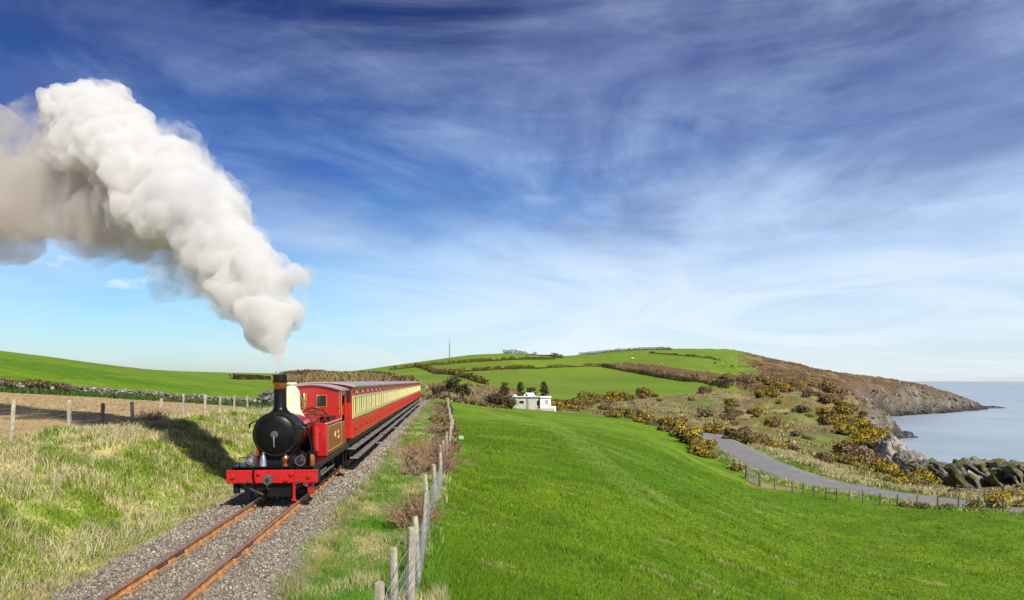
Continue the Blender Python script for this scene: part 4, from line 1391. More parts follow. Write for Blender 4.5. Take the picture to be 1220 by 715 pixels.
# ---------------------------------------------------------------- shrubs
def leaf_cloud(n, rad, size, palette, seed, lumps=5, flower=None, fl_amt=0.0, hollow=.35, flat=False):
    """leaf-sized faces through the volume of a lumpy crown; returns V, F, C (unit: metres, base at z = 0)"""
    rg = np.random.default_rng(seed)
    rx, ry, rz = rad
    ctr = np.stack([rg.uniform(-.5, .5, lumps) * rx, rg.uniform(-.5, .5, lumps) * ry, rg.uniform(.25, .68, lumps) * rz], 1)
    ctr[0] = (0, 0, rz * .4)
    cr_ = rg.uniform(.32, .58, lumps)
    k = rg.integers(0, lumps, n)
    d = rg.normal(size=(n, 3)); d /= np.linalg.norm(d, axis=1)[:, None]
    q = rg.uniform(hollow, 1, n) ** .5
    p = ctr[k] + d * q[:, None] * cr_[k][:, None] * np.array([rx, ry, rz * .85])
    p[:, 2] = np.abs(p[:, 2])
    s = size * rg.uniform(.6, 1.4, n)
    a1 = rg.normal(size=(n, 3)); a1 /= np.linalg.norm(a1, axis=1)[:, None]
    a2 = np.cross(a1, d + rg.normal(size=(n, 3)) * .6); a2 /= np.linalg.norm(a2, axis=1)[:, None] + 1e-9
    V = np.stack([p - a1 * s[:, None], p + a2 * s[:, None] * .45, p + a1 * s[:, None], p - a2 * s[:, None] * .45], 1).reshape(-1, 3)
    Fc = np.arange(n * 4).reshape(n, 4)
    pal = np.array(palette)
    C = pal[rg.integers(0, len(pal), n)] * rg.uniform(.65, 1.3, (n, 1))
    if flower is not None:
        top = (p[:, 2] / rz) + (vnoise(p[:, 0] / (rx * .25) + 9, p[:, 1] / (ry * .25) + p[:, 2] * 2, seed) - .5) * .9 + q * .35
        f_ = rg.uniform(0, 1, n) < fl_amt * sstep(top, .45, 1.0) * 2
        C[f_] = np.array(flower) * rg.uniform(.7, 1.2, (f_.sum(), 1))
    return V, Fc, np.repeat(C, 4, 0), d


def leaf_obj(name, data, parent=None, mat='leaf'):
    V, Fc, C, d = data
    me = np_mesh(name, V, Fc, C, True)
    N = d * .8 + np.array([0, 0, .5]) + np.random.default_rng(1).normal(0, .25, d.shape)
    N /= np.linalg.norm(N, axis=1)[:, None]
    me.normals_split_custom_set_from_vertices(np.repeat(N, 4, 0).astype(np.float32))
    return link_mesh(name, me, M[mat], parent)


GORSE = [(.12, .14, .028), (.17, .17, .04), (.09, .10, .03), (.24, .19, .06), (.17, .12, .05)]
BROWN = [(.20, .13, .07), (.26, .18, .10), (.14, .09, .05), (.17, .13, .05), (.30, .21, .12)]
YEL = (.58, .38, .012)
protos = {}
for i in range(3):
    protos['gorse', i] = leaf_cloud(900, (1, .9, .8), .085, GORSE, 500 + i, 6, YEL, .26)
    protos['dim', i] = leaf_cloud(800, (1, .9, .75), .085, GORSE + BROWN[:2], 510 + i, 6, (.42, .27, .02), .16)
    protos['brown', i] = leaf_cloud(800, (1, .9, .75), .085, BROWN, 520 + i, 6)
pm_ = {}


def bush(kind, i, loc, s, sz=1.0, label=None, name='gorse_bush', cat='bush', group=None):
    key = (kind, i % 3)
    if key not in pm_:
        o = leaf_obj(name, protos[key]); pm_[key] = o
    else:
        o = pm_[key].copy(); COL.objects.link(o); o.name = name
    o.location = (loc[0], loc[1], loc[2] - .08 * s)
    o.scale = (s * random.uniform(.9, 1.25), s * random.uniform(.9, 1.2), s * sz * random.uniform(.9, 1.15))
    o.rotation_euler = (0, 0, random.random() * 6.28)
    return tag(o, label, cat, group)


def bush_line(pts, n, px_h, kinds, label, group, name='gorse_bush', jit=(2, 1.0), y0=40, y1=600, base=None):
    pts = np.array(pts, float)
    L = np.concatenate([[0], np.cumsum(np.hypot(*(pts[1:] - pts[:-1]).T))])
    for k in range(n):
        q = (k + .5) / n * L[-1]
        px = np.interp(q, L, pts[:, 0]) + random.gauss(0, jit[0]); py = np.interp(q, L, pts[:, 1]) + random.gauss(0, jit[1])
        g = G(px, py, y0, y1, 500)
        s = px_h * random.choice((.5, .7, .85, 1.0, 1.15, 1.45)) * g[1] / F / .85
        kd = random.choice(kinds)
        word = {'gorse': 'yellow flowering ', 'dim': 'dull green ', 'brown': 'bare brown '}[kd]
        bush(kd, random.randrange(3), g, s, 1.0, word + label, name if kd != 'brown' or name != 'gorse_bush' else 'brown_bush', 'bush', group + {'gorse': ', in flower', 'dim': ', hardly in flower', 'brown': ', brown and bare'}[kd])


bush_line([(797, 508), (812, 519), (826, 532), (840, 545), (850, 547)], 26, 13, ['gorse', 'dim', 'dim'], 'bush in the hedge between meadow and upper lane', 'bushes along the upper end of the lane', y0=70)
bush_line([(852, 518), (870, 522), (890, 528), (912, 533), (925, 536)], 20, 13, ['gorse', 'dim', 'dim', 'brown'], 'low bush on the far verge at the bend of the lane', 'bushes on the far verge of the lane', y0=90, jit=(3, 2))
bush_line([(985, 505), (1005, 516), (1020, 520), (1040, 524), (1055, 531)], 24, 15, ['gorse', 'gorse', 'dim'], 'bush high on the seaward knoll', 'bushes on the seaward knoll', y0=120, jit=(6, 5))
bush_line([(1000, 540), (1020, 546), (1045, 552)], 12, 16, ['dim', 'brown', 'gorse'], 'bush on the slope under the topmost gorse of the knoll', 'bushes on the knoll slope', y0=100, jit=(7, 6))
bush_line([(985, 478), (1000, 488), (1015, 500), (1030, 512)], 20, 9, ['dim', 'gorse', 'brown'], 'bush along the edge of the near cliff', 'bushes along the near cliff edge', y0=150, jit=(6, 3))
bush_line([(1046, 566), (1065, 572), (1085, 576), (1105, 580)], 18, 14, ['gorse', 'dim', 'gorse'], 'bush between the lane and the pale crag', 'bushes between the lane and the crag', y0=80, jit=(5, 3))
bush_line([(1120, 590), (1160, 593), (1215, 596)], 12, 11, ['brown', 'dim'], 'low bush below the dark sea rocks', 'low bushes below the sea rocks', y0=70, jit=(6, 2))
for (px, py, hh, kd, lb) in ((1163, 607, 15, 'gorse', 'low gorse bush at the lane fence, left of two rounder ones'), (1187, 606, 19, 'gorse', 'round yellow gorse bush standing by the lower lane fence'), (1216, 606, 16, 'gorse', 'gorse bush cut by the right edge of the view beside the lane'),
                             (1100, 606, 9, 'brown', 'wide tan brown bush hiding the lower end of the lane'), (1078, 604, 8, 'brown', 'small tan bush left of the wide brown one by the lane'), (1128, 607, 9, 'brown', 'tan bush right of the wide brown one by the lane'),
                             (940, 538, 13, 'brown', 'brown bush at the upper verge of the lane'), (985, 553, 17, 'brown', 'rusty brown bush beside dry grass above the lane'), (876, 561, 12, 'dim', 'dull gorse bush just above the hurdle gate')):
    g = G(px, py, 40, 250)
    bush(kd, random.randrange(3), g, hh * g[1] / F / .85, 1.0, lb, 'gorse_bush' if kd != 'brown' else 'brown_bush')
bush_line([(655, 488), (680, 486), (700, 482), (715, 486), (735, 494), (760, 500), (790, 505)], 40, 9, ['gorse', 'dim', 'dim', 'brown'], 'small bush in the rough strip beyond the meadow edge', 'bushes beyond the meadow edge', y0=120, jit=(5, 3))
bush_line([(690, 481), (715, 476), (745, 474), (785, 473)], 26, 8, ['gorse', 'dim'], 'bush in the strip below the large pasture', 'bushes below the large pasture', y0=150, jit=(4, 2))
bush_line([(800, 490), (850, 495), (900, 500), (960, 510), (930, 480), (870, 475)], 34, 8, ['dim', 'brown', 'brown', 'gorse'], 'scattered low bush on the tan slope of the knoll', 'low bushes scattered over the knoll', y0=120, jit=(16, 10))
bush_line([(865, 455), (900, 456), (940, 462), (990, 468)], 30, 7, ['gorse', 'dim', 'brown'], 'bush on the upper edge of the heath slope', 'bushes on the heath slope', y0=200, jit=(8, 4))

# hedges between the far fields: leaf masses along a line
def hedge(label, pts, h, wd, pal, dens=1.0, flower=None, fl=0.0, y0=100, y1=1200, name='hedge'):
    g = GP(pts, y0, y1)
    q = resample(g, 1.0)
    n = int(len(q) * 50 * dens)
    k = rng.integers(0, len(q), n)
    p = q[k] + rng.normal(0, .5, (n, 3)) * np.array([1, 1, 0])
    zz = height(p[:, 0], p[:, 1])
    top = h * (.45 + .75 * fbm(p[:, 0] / 9, p[:, 1] / 9, 601, 3)) * np.where(fbm(p[:, 0] / 16, p[:, 1] / 16, 607, 2) > .36, 1, .35)
    v_ = rng.uniform(0, 1, n) ** 1.3
    p = np.stack([p[:, 0] + rng.normal(0, wd * .33, n), p[:, 1] + rng.normal(0, wd * .33, n), zz + v_ * top], 1)
    d = rng.normal(size=(n, 3)); d[:, 2] = np.abs(d[:, 2]); d /= np.linalg.norm(d, axis=1)[:, None]
    s = rng.uniform(.22, .5, n) * (.6 + .4 * min(1, np.median(p[:, 1]) / 400))
    a1 = rng.normal(size=(n, 3)); a1 /= np.linalg.norm(a1, axis=1)[:, None]
    a2 = np.cross(a1, d); a2 /= np.linalg.norm(a2, axis=1)[:, None] + 1e-9
    org = g[0]
    V = np.stack([p - a1 * s[:, None], p + a2 * s[:, None] * .55, p + a1 * s[:, None], p - a2 * s[:, None] * .55], 1).reshape(-1, 3) - org
    pal = np.array(pal)
    C = pal[rng.integers(0, len(pal), n)] * rng.uniform(.7, 1.3, (n, 1))
    if flower is not None:
        f_ = rng.uniform(0, 1, n) < fl * sstep(v_, .4, .9) * (fbm(p[:, 0] / 12, p[:, 1] / 12, 611, 2) > .45)
        C[f_] = flower
    o = leaf_obj(name, (V, np.arange(n * 4).reshape(n, 4), np.repeat(C, 4, 0), d))
    o.location = org
    return tag(o, label, 'hedge', 'hedges between the hillside fields')


DK = [(.07, .075, .03), (.11, .09, .04), (.14, .10, .05), (.09, .10, .03)]
OR = [(.22, .14, .04), (.16, .11, .04), (.30, .19, .04), (.12, .10, .03)]
hedge('dark hedge along the crest of the left hill summit', [(600, 421), (625, 421), (650, 423), (670, 427)], 4.0, 2.5, DK, .8, y0=500)
hedge('hedge across the upper left hill below the mast', [(465, 441), (500, 437), (540, 434), (580, 431), (620, 428), (662, 428)], 3.0, 2.0, DK + OR, .8, (.5, .32, .02), .2, y0=400)
hedge('hedge crossing the middle of the hillside above the large pasture', [(520, 445), (560, 443), (600, 440), (640, 438), (690, 437), (720, 437)], 3.0, 2.0, DK + OR, .8, (.5, .32, .02), .25, y0=300)
hedge('hedge running down the hillside from the left towards the pines', [(495, 437), (512, 441), (530, 446), (548, 449), (560, 452), (578, 458)], 3.0, 2.2, DK + OR, 1.0, (.5, .32, .02), .25, y0=250)
hedge('dark hedge on the lower edge of the brown heath band', [(718, 437), (745, 442), (780, 449), (820, 455), (850, 459), (866, 463)], 3.2, 2.2, DK, 1.0, y0=250)
hedge('hedge below the topmost pasture of the right hill', [(775, 421), (800, 423), (830, 426), (858, 430)], 2.2, 1.8, DK, .8, y0=500)
hedge('dark bushy hedge along the crest of the right hill', [(690, 423), (720, 420), (750, 417.8), (775, 416.5), (800, 417)], 3.0, 2.0, DK, .8, y0=600)
hedge('gorse hedge on the near edge of the large pasture', [(655, 487), (685, 480), (715, 476), (745, 474)], 1.6, 1.8, OR + DK, 1.2, YEL, .5, y0=150, y1=500)
hedge('brown hedge top on the skyline behind the carriages', [(340, 451), (370, 447), (400, 445.5), (430, 447), (460, 450), (490, 456)], 2.4, 3.0, BROWN, 1.4, y0=150, y1=500)
hedge('dark hedge on the far left skyline beside the chimney', [(280, 452), (305, 452), (322, 452.5)], 1.6, 1.5, DK, 1.0, y0=150, y1=500)
hedge('rough grass and thorn strip where the track leaves the meadow', [(502, 476), (515, 474), (530, 476), (560, 482), (590, 486)], 1.0, 1.2, BROWN + [(.38, .31, .15)], 1.2, y0=90, y1=260)

# scrub beside the right-hand fence: twiggy brown shrubs
def twig_shrub(name, label, cat, loc, w_, h, n, pal, seed, leaves=0, lpal=None, flower=None):
    rg = random.Random(seed)
    root = empty(name, loc)
    tag(root, label, cat)
    mb = MB()
    for i in range(n):
        a = rg.random() * 6.28; q = rg.uniform(0, .35) * w_
        p = Vector((math.cos(a) * q, math.sin(a) * q, -.03))
        d = Vector((math.cos(a) * rg.uniform(.1, .9), math.sin(a) * rg.uniform(.1, .9), 1)).normalized()
        pts = [p]
        L = h * rg.uniform(.5, 1.1)
        for k in range(3):
            d = (d + Vector((rg.gauss(0, .28), rg.gauss(0, .28), rg.gauss(0, .14) - .10))).normalized()
            pts.append(pts[-1] + d * L / 3)
        mb.tube(pts, [.010, .007, .005, .002], 3, False)
        for b_ in range(4):
            j = rg.choice((1, 2, 2, 3)); o = pts[j]
            d2 = (d + Vector((rg.gauss(0, .9), rg.gauss(0, .9), rg.gauss(.1, .5)))).normalized()
            mb.tube([o, o + d2 * L * .16, o + d2 * L * .30 + Vector((0, 0, rg.gauss(0, .03)))], [.005, .004, .002], 3, False)
    o = mb.build('twigs', pal, root, 0)
    o['kind'] = 'stuff'
    if leaves:
        V, Fc, C, d = leaf_cloud(leaves, (w_ * .5, w_ * .5, h), .035, lpal, seed + 1, 7, flower, .6, .2)
        lo = leaf_obj('leaves', (V, Fc, C, d), root)
        lo['kind'] = 'stuff'
    return root


M['twig'] = paint('brown_twigs', (.34, .20, .125), .8, 0, .3, 6.0)
M['twig2'] = paint('grey_twigs', (.36, .28, .18), .8, 0, .3, 6.0)
TW = [(.36, .22, .13), (.26, .16, .10), (.42, .29, .17), (.20, .13, .07)]
def gz(x, y): return (x, y, hz(x, y))
twig_shrub('bramble', 'bare reddish brown bramble against the nearest fence posts', 'shrub', gz(-2.1, 16.6), .62, .85, 170, M['twig'], 31, 500, TW)
twig_shrub('bramble', 'large tangled brown bramble leaning over the fence behind the nearer one', 'shrub', gz(-2.65, 27.0), 1.15, 1.35, 240, M['twig'], 32, 800, TW + [(.20, .19, .06)])
twig_shrub('bramble', 'dry brown bramble on the rail side of the fence beside the yellow gorse', 'shrub', gz(-3.35, 26.0), .7, .9, 120, M['twig2'], 33, 700, TW)
twig_shrub('gorse_bush', 'small gorse bush with yellow flowers among brambles by the track', 'bush', gz(-3.8, 30.5), 1.0, .95, 120, M['twig'], 34, 1500, GORSE, YEL)
twig_shrub('bramble', 'low brown bramble farther along the fence past the yellow gorse', 'shrub', gz(-3.6, 36.5), .9, .7, 110, M['twig2'], 35, 900, TW + [(.22, .20, .06)])
twig_shrub('bramble', 'dense tan scrub beside the third carriage of the train', 'shrub', gz(-4.75, 47), 1.3, .8, 120, M['twig2'], 36, 1100, TW + [(.40, .34, .18)])
twig_shrub('bramble', 'pale dry scrub between fence and train near its tail', 'shrub', gz(-6.0, 62), 1.6, .9, 110, M['twig2'], 37, 1000, TW + [(.46, .39, .20)])
twig_shrub('bramble', 'farthest scrub patch beside the last carriage', 'shrub', gz(-7.6, 80), 2.0, 1.2, 110, M['twig'], 38, 1000, TW + [(.44, .38, .20)])
twig_shrub('bramble', 'thin dead stems at the foot of the left fence beside the bank', 'shrub', gz(-15.0, 30.6), 1.4, .55, 130, M['twig'], 39, 300, TW)
twig_shrub('bramble', 'brown dead stems by the dark post of the left fence', 'shrub', gz(-15.6, 33.8), 1.6, .7, 150, M['twig'], 40, 400, TW)

for k, y in enumerate(np.concatenate([np.linspace(31.5, 60, 13), np.linspace(63, 112, 12)])):
    x = float(fence_x(y)) + random.uniform(-.70, .15)
    bush('brown' if k % 4 else 'dim', k, gz(x, y), random.uniform(.55, .95) * (.75 + y / 160), .95, 'brown scrub bush in the strip hiding the far part of the meadow fence', 'brown_bush', 'bush', 'scrub along the far part of the meadow fence')

# ---------------------------------------------------------------- stone wall of the left field
wp = GP([(-260, 457), (-120, 460), (0, 466), (60, 470), (150, 475), (230, 480), (300, 484), (320, 486)], 40, 200)
wp[:, 2] = 0
ws = resample(wp, .30)
wall = empty('stone_wall', (ws[0, 0], ws[0, 1], hz(ws[0, 0], ws[0, 1])))
tag(wall, 'low dry stone wall of pale stones between ploughed field and green hill', 'wall')
wbase = np.array(wall.location)
n = len(ws) * 22
k = rng.integers(0, len(ws), n)
zz = rng.uniform(0, 1, n)
hh_ = .88 + .35 * (fbm(ws[k, 0] / 5, ws[k, 1] / 5, 701, 3) - .5)
x = ws[k, 0] + rng.normal(0, .12, n); y = ws[k, 1] + rng.normal(0, .16, n)
szs = rng.uniform(.13, .27, n)
stc = np.array([(.25, .24, .21), (.17, .165, .145), (.38, .37, .34), (.14, .14, .10), (.22, .19, .14)])[rng.integers(0, 5, n)] * rng.uniform(.7, 1.15, (n, 1))
me = pebbles('stones', x - wbase[0], y - wbase[1], height(x, y) + zz * hh_ - wbase[2], szs, stc)
st = link_mesh('stones', me, M['stone'], wall); st['kind'] = 'stuff'
core = MB()
r0 = []
for i in range(0, len(ws), 4):
    t_ = ws[min(i + 1, len(ws) - 1)] - ws[max(i - 1, 0)]; t_ = t_ / np.linalg.norm(t_[:2]); nn = np.array([t_[1], -t_[0]])
    zb = hz(ws[i, 0], ws[i, 1]) - wbase[2]
    a_, b_ = ws[i, :2] + nn * .12 - wbase[:2], ws[i, :2] - nn * .12 - wbase[:2]
    r0.append([(a_[0], a_[1], zb - .2), (a_[0], a_[1], zb + .58), (b_[0], b_[1], zb + .58), (b_[0], b_[1], zb - .2)])
M['wallcore'] = paint('dark_wall_fill', (.10, .095, .08), .9, 0, .3, 3)
core.loft(r0).build('wall_core', M['wallcore'], wall, 0)


def wall_grass(n):
    k = rng.integers(0, len(ws), n)
    return ws[k, 0] + rng.normal(0, .25, n) + .35, ws[k, 1] - np.abs(rng.normal(.45, .4, n))


blades('wall_grass', 14000, wall_grass, lambda x, y: (rng.uniform(.25, .75, len(x)), rng.uniform(.06, .14, len(x))), lambda x, y: np.array([.085, .17, .03]) * rng.uniform(.6, 1.3, (len(x), 1)), .6)
for px, sc_, lb in ((8, 1.0, 'brown thorn bush on the stone wall at the left edge of the view'), (34, 1.25, 'dark bare thorn bush on the stone wall, largest of those there'), (50, .9, 'thorn bush on the wall right of the largest one'), (73, .95, 'brown bush on the stone wall above the second fence post'), (84, .6, 'small upright bush on the wall above the second fence post')):
    i = int(np.argmin(np.abs(ws[:, 0] / ws[:, 1] - (px - CX) / F)))
    bush('brown', random.randrange(3), (ws[i, 0], ws[i, 1], hz(ws[i, 0], ws[i, 1]) + .65), 1.25 * sc_, .8, lb, 'thorn_bush')
bush_line([(110, 472), (150, 474), (190, 477), (240, 480), (290, 483)], 26, 7, ['brown', 'brown', 'dim'], 'low bramble growing over the stone wall', 'brambles on the stone wall', 'bramble', (5, .8), 50, 200)

# ---------------------------------------------------------------- trees by the cottage
def pine(label, base, h, w_, seed, shape='cone', pal=None, name='pine_tree', group='trees round the white cottage'):
    rg = random.Random(seed)
    root = empty(name, base)
    tag(root, label, 'tree', group)
    tr = MB()
    pts = [Vector((0, 0, -.3))]
    for k in range(1, 6):
        pts.append(Vector((rg.gauss(0, .12), rg.gauss(0, .12), h * k / 5 * .97)))
    tr.tube(pts, [h * .030, h * .026, h * .021, h * .015, h * .009, .02], 7)
    t_ = tr.build('trunk', M['bark'], root, 30)
    lm = MB(); tips = []
    for i in range(26):
        f = rg.uniform(.12, .98)
        z = h * f
        if shape == 'cone': L = w_ * (1.05 - f) * rg.uniform(.6, 1.15)
        else: L = w_ * (math.sin(math.pi * (f * .8 + .12)) ** .8) * rg.uniform(.45, 1.1)
        a = rg.random() * 6.28
        d = Vector((math.cos(a), math.sin(a), rg.uniform(-.05, .45) if shape == 'cone' else rg.uniform(.1, .8)))
        p0 = Vector((0, 0, z)); p1 = p0 + d * L
        lm.tube([p0, p0.lerp(p1, .5) + Vector((0, 0, .1)), p1], [.06, .04, .015], 4, False)
        for q in (.45, .75, 1.0):
            tips.append((p0.lerp(p1, q), L))
    lo = lm.build('limbs', M['bark'], root, 0); lo['kind'] = 'stuff'
    Vs, Ds = [], []
    r2_ = np.random.default_rng(seed)
    for p, L in tips:
        m_ = 34
        Vs.append(np.array(p) + r2_.normal(0, 1, (m_, 3)) * np.array([.34, .34, .20]) * max(.8, L * .55)); Ds.append(r2_.normal(0, 1, (m_, 3)) + np.array([0, 0, .4]))
    p = np.concatenate(Vs); d = np.concatenate(Ds); d /= np.linalg.norm(d, axis=1)[:, None]
    n = len(p)
    s = r2_.uniform(.13, .28, n)
    a1 = r2_.normal(size=(n, 3)); a1 /= np.linalg.norm(a1, axis=1)[:, None]
    a2 = np.cross(a1, d); a2 /= np.linalg.norm(a2, axis=1)[:, None] + 1e-9
    V = np.stack([p - a1 * s[:, None], p + a2 * s[:, None] * .4, p + a1 * s[:, None], p - a2 * s[:, None] * .4], 1).reshape(-1, 3)
    pal = np.array(pal or [(.09, .11, .035), (.12, .13, .045), (.15, .14, .055), (.19, .15, .07)])
    C = np.repeat(pal[r2_.integers(0, len(pal), n)] * r2_.uniform(.7, 1.3, (n, 1)), 4, 0)
    leaf_obj('crown', (V, np.arange(n * 4).reshape(n, 4), C, d), root)
    return root


def tree_at(px, py, Y, top_py, w_px, label, seed, shape, pal=None, name='pine_tree'):
    x, y = (px - CX) / F * Y, Y
    z = hz(x, y)
    h = CZ - (top_py - HY) / F * Y - z
    pine(label, (x, y, z), h, w_px * Y / F * .5, seed, shape, pal, name)


BR = [(.13, .095, .05), (.17, .12, .065), (.09, .075, .035), (.20, .15, .09)]
tree_at(540, 474, 176, 447, 24, 'tall ragged dark pine standing apart left of the cottage', 61, 'round')
tree_at(553, 474, 172, 460, 16, 'low brown bush tree right beside the ragged pine', 62, 'round', BR, 'thorn_tree')
tree_at(530, 475, 178, 462, 12, 'small dark tree left of the ragged pine', 63, 'round', None)
tree_at(519, 472, 170, 463, 9, 'small rust brown tree where the track disappears', 64, 'round', BR, 'thorn_tree')
tree_at(601, 485, 160, 457, 22, 'dark conifer overhanging the left end of the cottage', 65, 'cone')
tree_at(589, 486, 158, 472, 26, 'spreading brown thicket tree in front of the conifer by the cottage', 66, 'round', BR, 'thorn_tree')
tree_at(620, 482, 186, 456, 11, 'narrow pointed conifer behind the cottage roof', 67, 'cone')
tree_at(648, 482, 184, 455, 16, 'taller conifer behind the white end of the cottage', 68, 'cone')
tree_at(608, 486, 157, 478, 14, 'low brown bush tree against the cottage wall', 69, 'round', BR + [(.3, .2, .03)], 'thorn_tree')
tree_at(632, 480, 190, 464, 14, 'brown bush tree showing above the middle of the cottage roof', 70, 'round', BR, 'thorn_tree')

# ---------------------------------------------------------------- cottage
HYp = 165.0
hx = lambda px: (px - CX) / F * HYp
hzz = lambda py: CZ - (py - HY) / F * HYp
house = empty('cottage', (0, HYp, 0))
tag(house, 'small flat roofed white cottage with dark windows beyond the meadow', 'house')
zb = hzz(489) - .8
def hb(a, b_, y0, y1, z0, z1): return MB().box(hx(a), hx(b_), y0, y1, z0, z1)
hb(607, 643.5, 0, 7, zb, hzz(474.5)).build('wall', M['pale'], house, 0)
hb(643.5, 656, -.9, 6.5, zb + .5, hzz(474.2)).build('white_wing', M['white'], house, 0)
rf = hb(606.5, 657, -.22, 7.2, hzz(474.0), hzz(472.4)).build('roof', M['felt'], house, 0, .03)
hb(606.4, 657.1, -.27, -.221, hzz(473.0), hzz(472.2)).build('roof_edge', M['white'], rf, 0)
hb(643.2, 656.4, -1.15, -.271, hzz(473.9), hzz(472.6)).build('wing_roof', M['white'], rf, 0)
MB().prism([(hx(623.5), hzz(472.3)), (hx(638.5), hzz(472.3)), (hx(636.3), hzz(468.2)), (hx(626.8), hzz(468.2))], 'y', 2.0, 4.6).build('roof_house', M['white'], rf, 0)
hb(626.5, 628.6, 1.95, 2.0, hzz(472.2), hzz(469.8)).build('roof_hatch', M['dark'], rf, 0)
MB().prism([(hx(610.5), hzz(472.3)), (hx(617), hzz(472.3)), (hx(615), hzz(470.2)), (hx(612.5), hzz(470.2))], 'y', 2.5, 4.4).build('roof_light', M['white'], rf, 0)
hb(635, 636.2, 3.0, 3.4, hzz(472.3), hzz(466.8)).build('chimney', M['pale'], rf, 0)
for a, b_, t0, t1, y, mat in ((618.5, 624.3, 477.3, 481.2, 0, 'glass'), (639.2, 642.8, 477.2, 483.2, 0, 'glass'), (649.3, 652.8, 476.6, 481.6, -.9, 'glass')):
    f = MB()
    x0, x1, z0, z1 = hx(a), hx(b_), hzz(t1), hzz(t0)
    f.box(x0 - .09, x0, y - .06, y, z0 - .09, z1 + .09).box(x1, x1 + .09, y - .06, y, z0 - .09, z1 + .09).box(x0, x1, y - .06, y, z1, z1 + .09).box(x0, x1, y - .08, y, z0 - .09, z0)
    wo = f.build('window', M['white'], house, 0)
    MB().box(x0, x1, y - .02, y + .0, z0, z1).build('pane', M['glass'] if a < 645 else M['wire'], wo, 0)
hb(627.2, 629.6, -.05, 0, zb, hzz(474.6)).build('drainpipe_panel', M['felt'], house, 0)
hb(640, 661.5, -2.2, -1.0, zb, hzz(486.3)).build('terrace_wall', M['pale'], house, 0)
hb(656, 661, -1.0, 3.2, zb, hzz(484.3)).build('low_wall', M['white'], house, 0)
hb(659.6, 661.6, -2.4, -2.2, zb, hzz(483.5)).build('gate_pillar', M['white'], house, 0)

# ---------------------------------------------------------------- mast on the hill
Y = 690.0
x = (535.5 - CX) / F * Y
mz = hz(x, Y)
mast = empty('radio_mast', (x, Y, mz))
tag(mast, 'thin tall radio mast on the crest of the left hill', 'mast')
H_ = CZ - (404 - HY) / F * Y - mz
for q in range(3):
    a = q * 2.094
    MB().tube([(math.cos(a) * .55, math.sin(a) * .55, -.5), (math.cos(a) * .35, math.sin(a) * .35, H_ - 4)], .13, 5).build('mast_leg', M['iron'], mast, 0)
lt = MB()
for k in range(14):
    z = k / 14 * (H_ - 4)
    for q in range(3):
        a, b2 = q * 2.094, (q + 1) * 2.094
        lt.tube([(math.cos(a) * .5, math.sin(a) * .5, z), (math.cos(b2) * .5, math.sin(b2) * .5, z + (H_ - 4) / 14)], .05, 3, False)
lt = lt.build('lattice', M['iron'], mast, 0); lt['kind'] = 'stuff'
MB().tube([(0, 0, H_ - 4), (0, 0, H_)], [.16, .07], 5).build('aerial', M['iron'], mast, 0)

# ---------------------------------------------------------------- rocks
def rock(label, base, size, seed, tint, strata=(.5, 0, .85), rot=0, amp=.30, sub=5, group=None, name='rock_outcrop', moss=.0, freq=1.0):
    import bmesh
    bm = bmesh.new()
    bmesh.ops.create_icosphere(bm, subdivisions=sub, radius=1.0)
    co = np.array([v.co for v in bm.verts]); fc = np.array([[v.index for v in f.verts] for f in bm.faces])
    bm.free()
    sd = Vector((seed * 7.3, seed * 3.1, seed * 1.7))
    st_ = np.array(strata) / np.linalg.norm(strata)
    out = np.empty_like(co)
    for i, p in enumerate(co):
        v = Vector(p)
        # planes that break the ball into facets, then ridges along the bedding
        k = mn.noise(v * 1.1 * freq + sd) * .5 + mn.noise(v * 2.5 * freq + sd) * .28
        s_ = float(np.dot(p, st_)) * 5.5 + mn.noise(v * 1.7 + sd) * 1.8
        saw = abs((s_ % 1.0) - .5) * 2
        f_ = mn.ridged_multi_fractal(v * 1.8 * freq + sd, 1.0, 2.1, 5, 1.0, 2.0) * .16
        fine = mn.noise(v * 9 + sd) * .05 + mn.noise(v * 19 + sd) * .025
        out[i] = p * (1 + amp * (k + saw * .35 + f_ + fine - .25))
    nrm = out / np.linalg.norm(out, axis=1)[:, None]
    c = np.array(tint) * (.55 + .9 * np.array([fbm(np.array([p[0] * 3 + seed]), np.array([p[2] * 3 + p[1] * 2]), 801, 4)[0] for p in out]))[:, None]
    cr2 = np.array([mn.noise(Vector(p) * 5 + sd) for p in out])
    c = np.where((cr2 > .25)[:, None], c * .45, c)
    lichen = np.array([mn.noise(Vector(p) * 3.1 + sd * 2) for p in out])
    c = np.where((lichen > .30)[:, None], c * .4 + np.array([.30, .27, .19]) * .6, c)
    if moss:
        m_ = (nrm[:, 2] > .35) & (lichen < moss - .3)
        c = np.where(m_[:, None], np.array([.14, .145, .035]), c)
    V = out * np.array(size)
    me = np_mesh(name, V, fc, c, False)
    o = link_mesh(name, me, M['rock'])
    o.location = base; o.rotation_euler = (0, 0, rot)
    return tag(o, label, 'rock', group)


def rock_px(label, px, py, Y, w_, d_, h_, seed, tint, **k):
    x = (px - CX) / F * Y
    z = CZ - (py - HY) / F * Y
    return rock(label, (x, Y, z), (w_ * Y / F * .5, d_, h_ * Y / F * .5), seed, tint, **k)


DKR = (.10, .095, .09); GR = (.24, .22, .18)

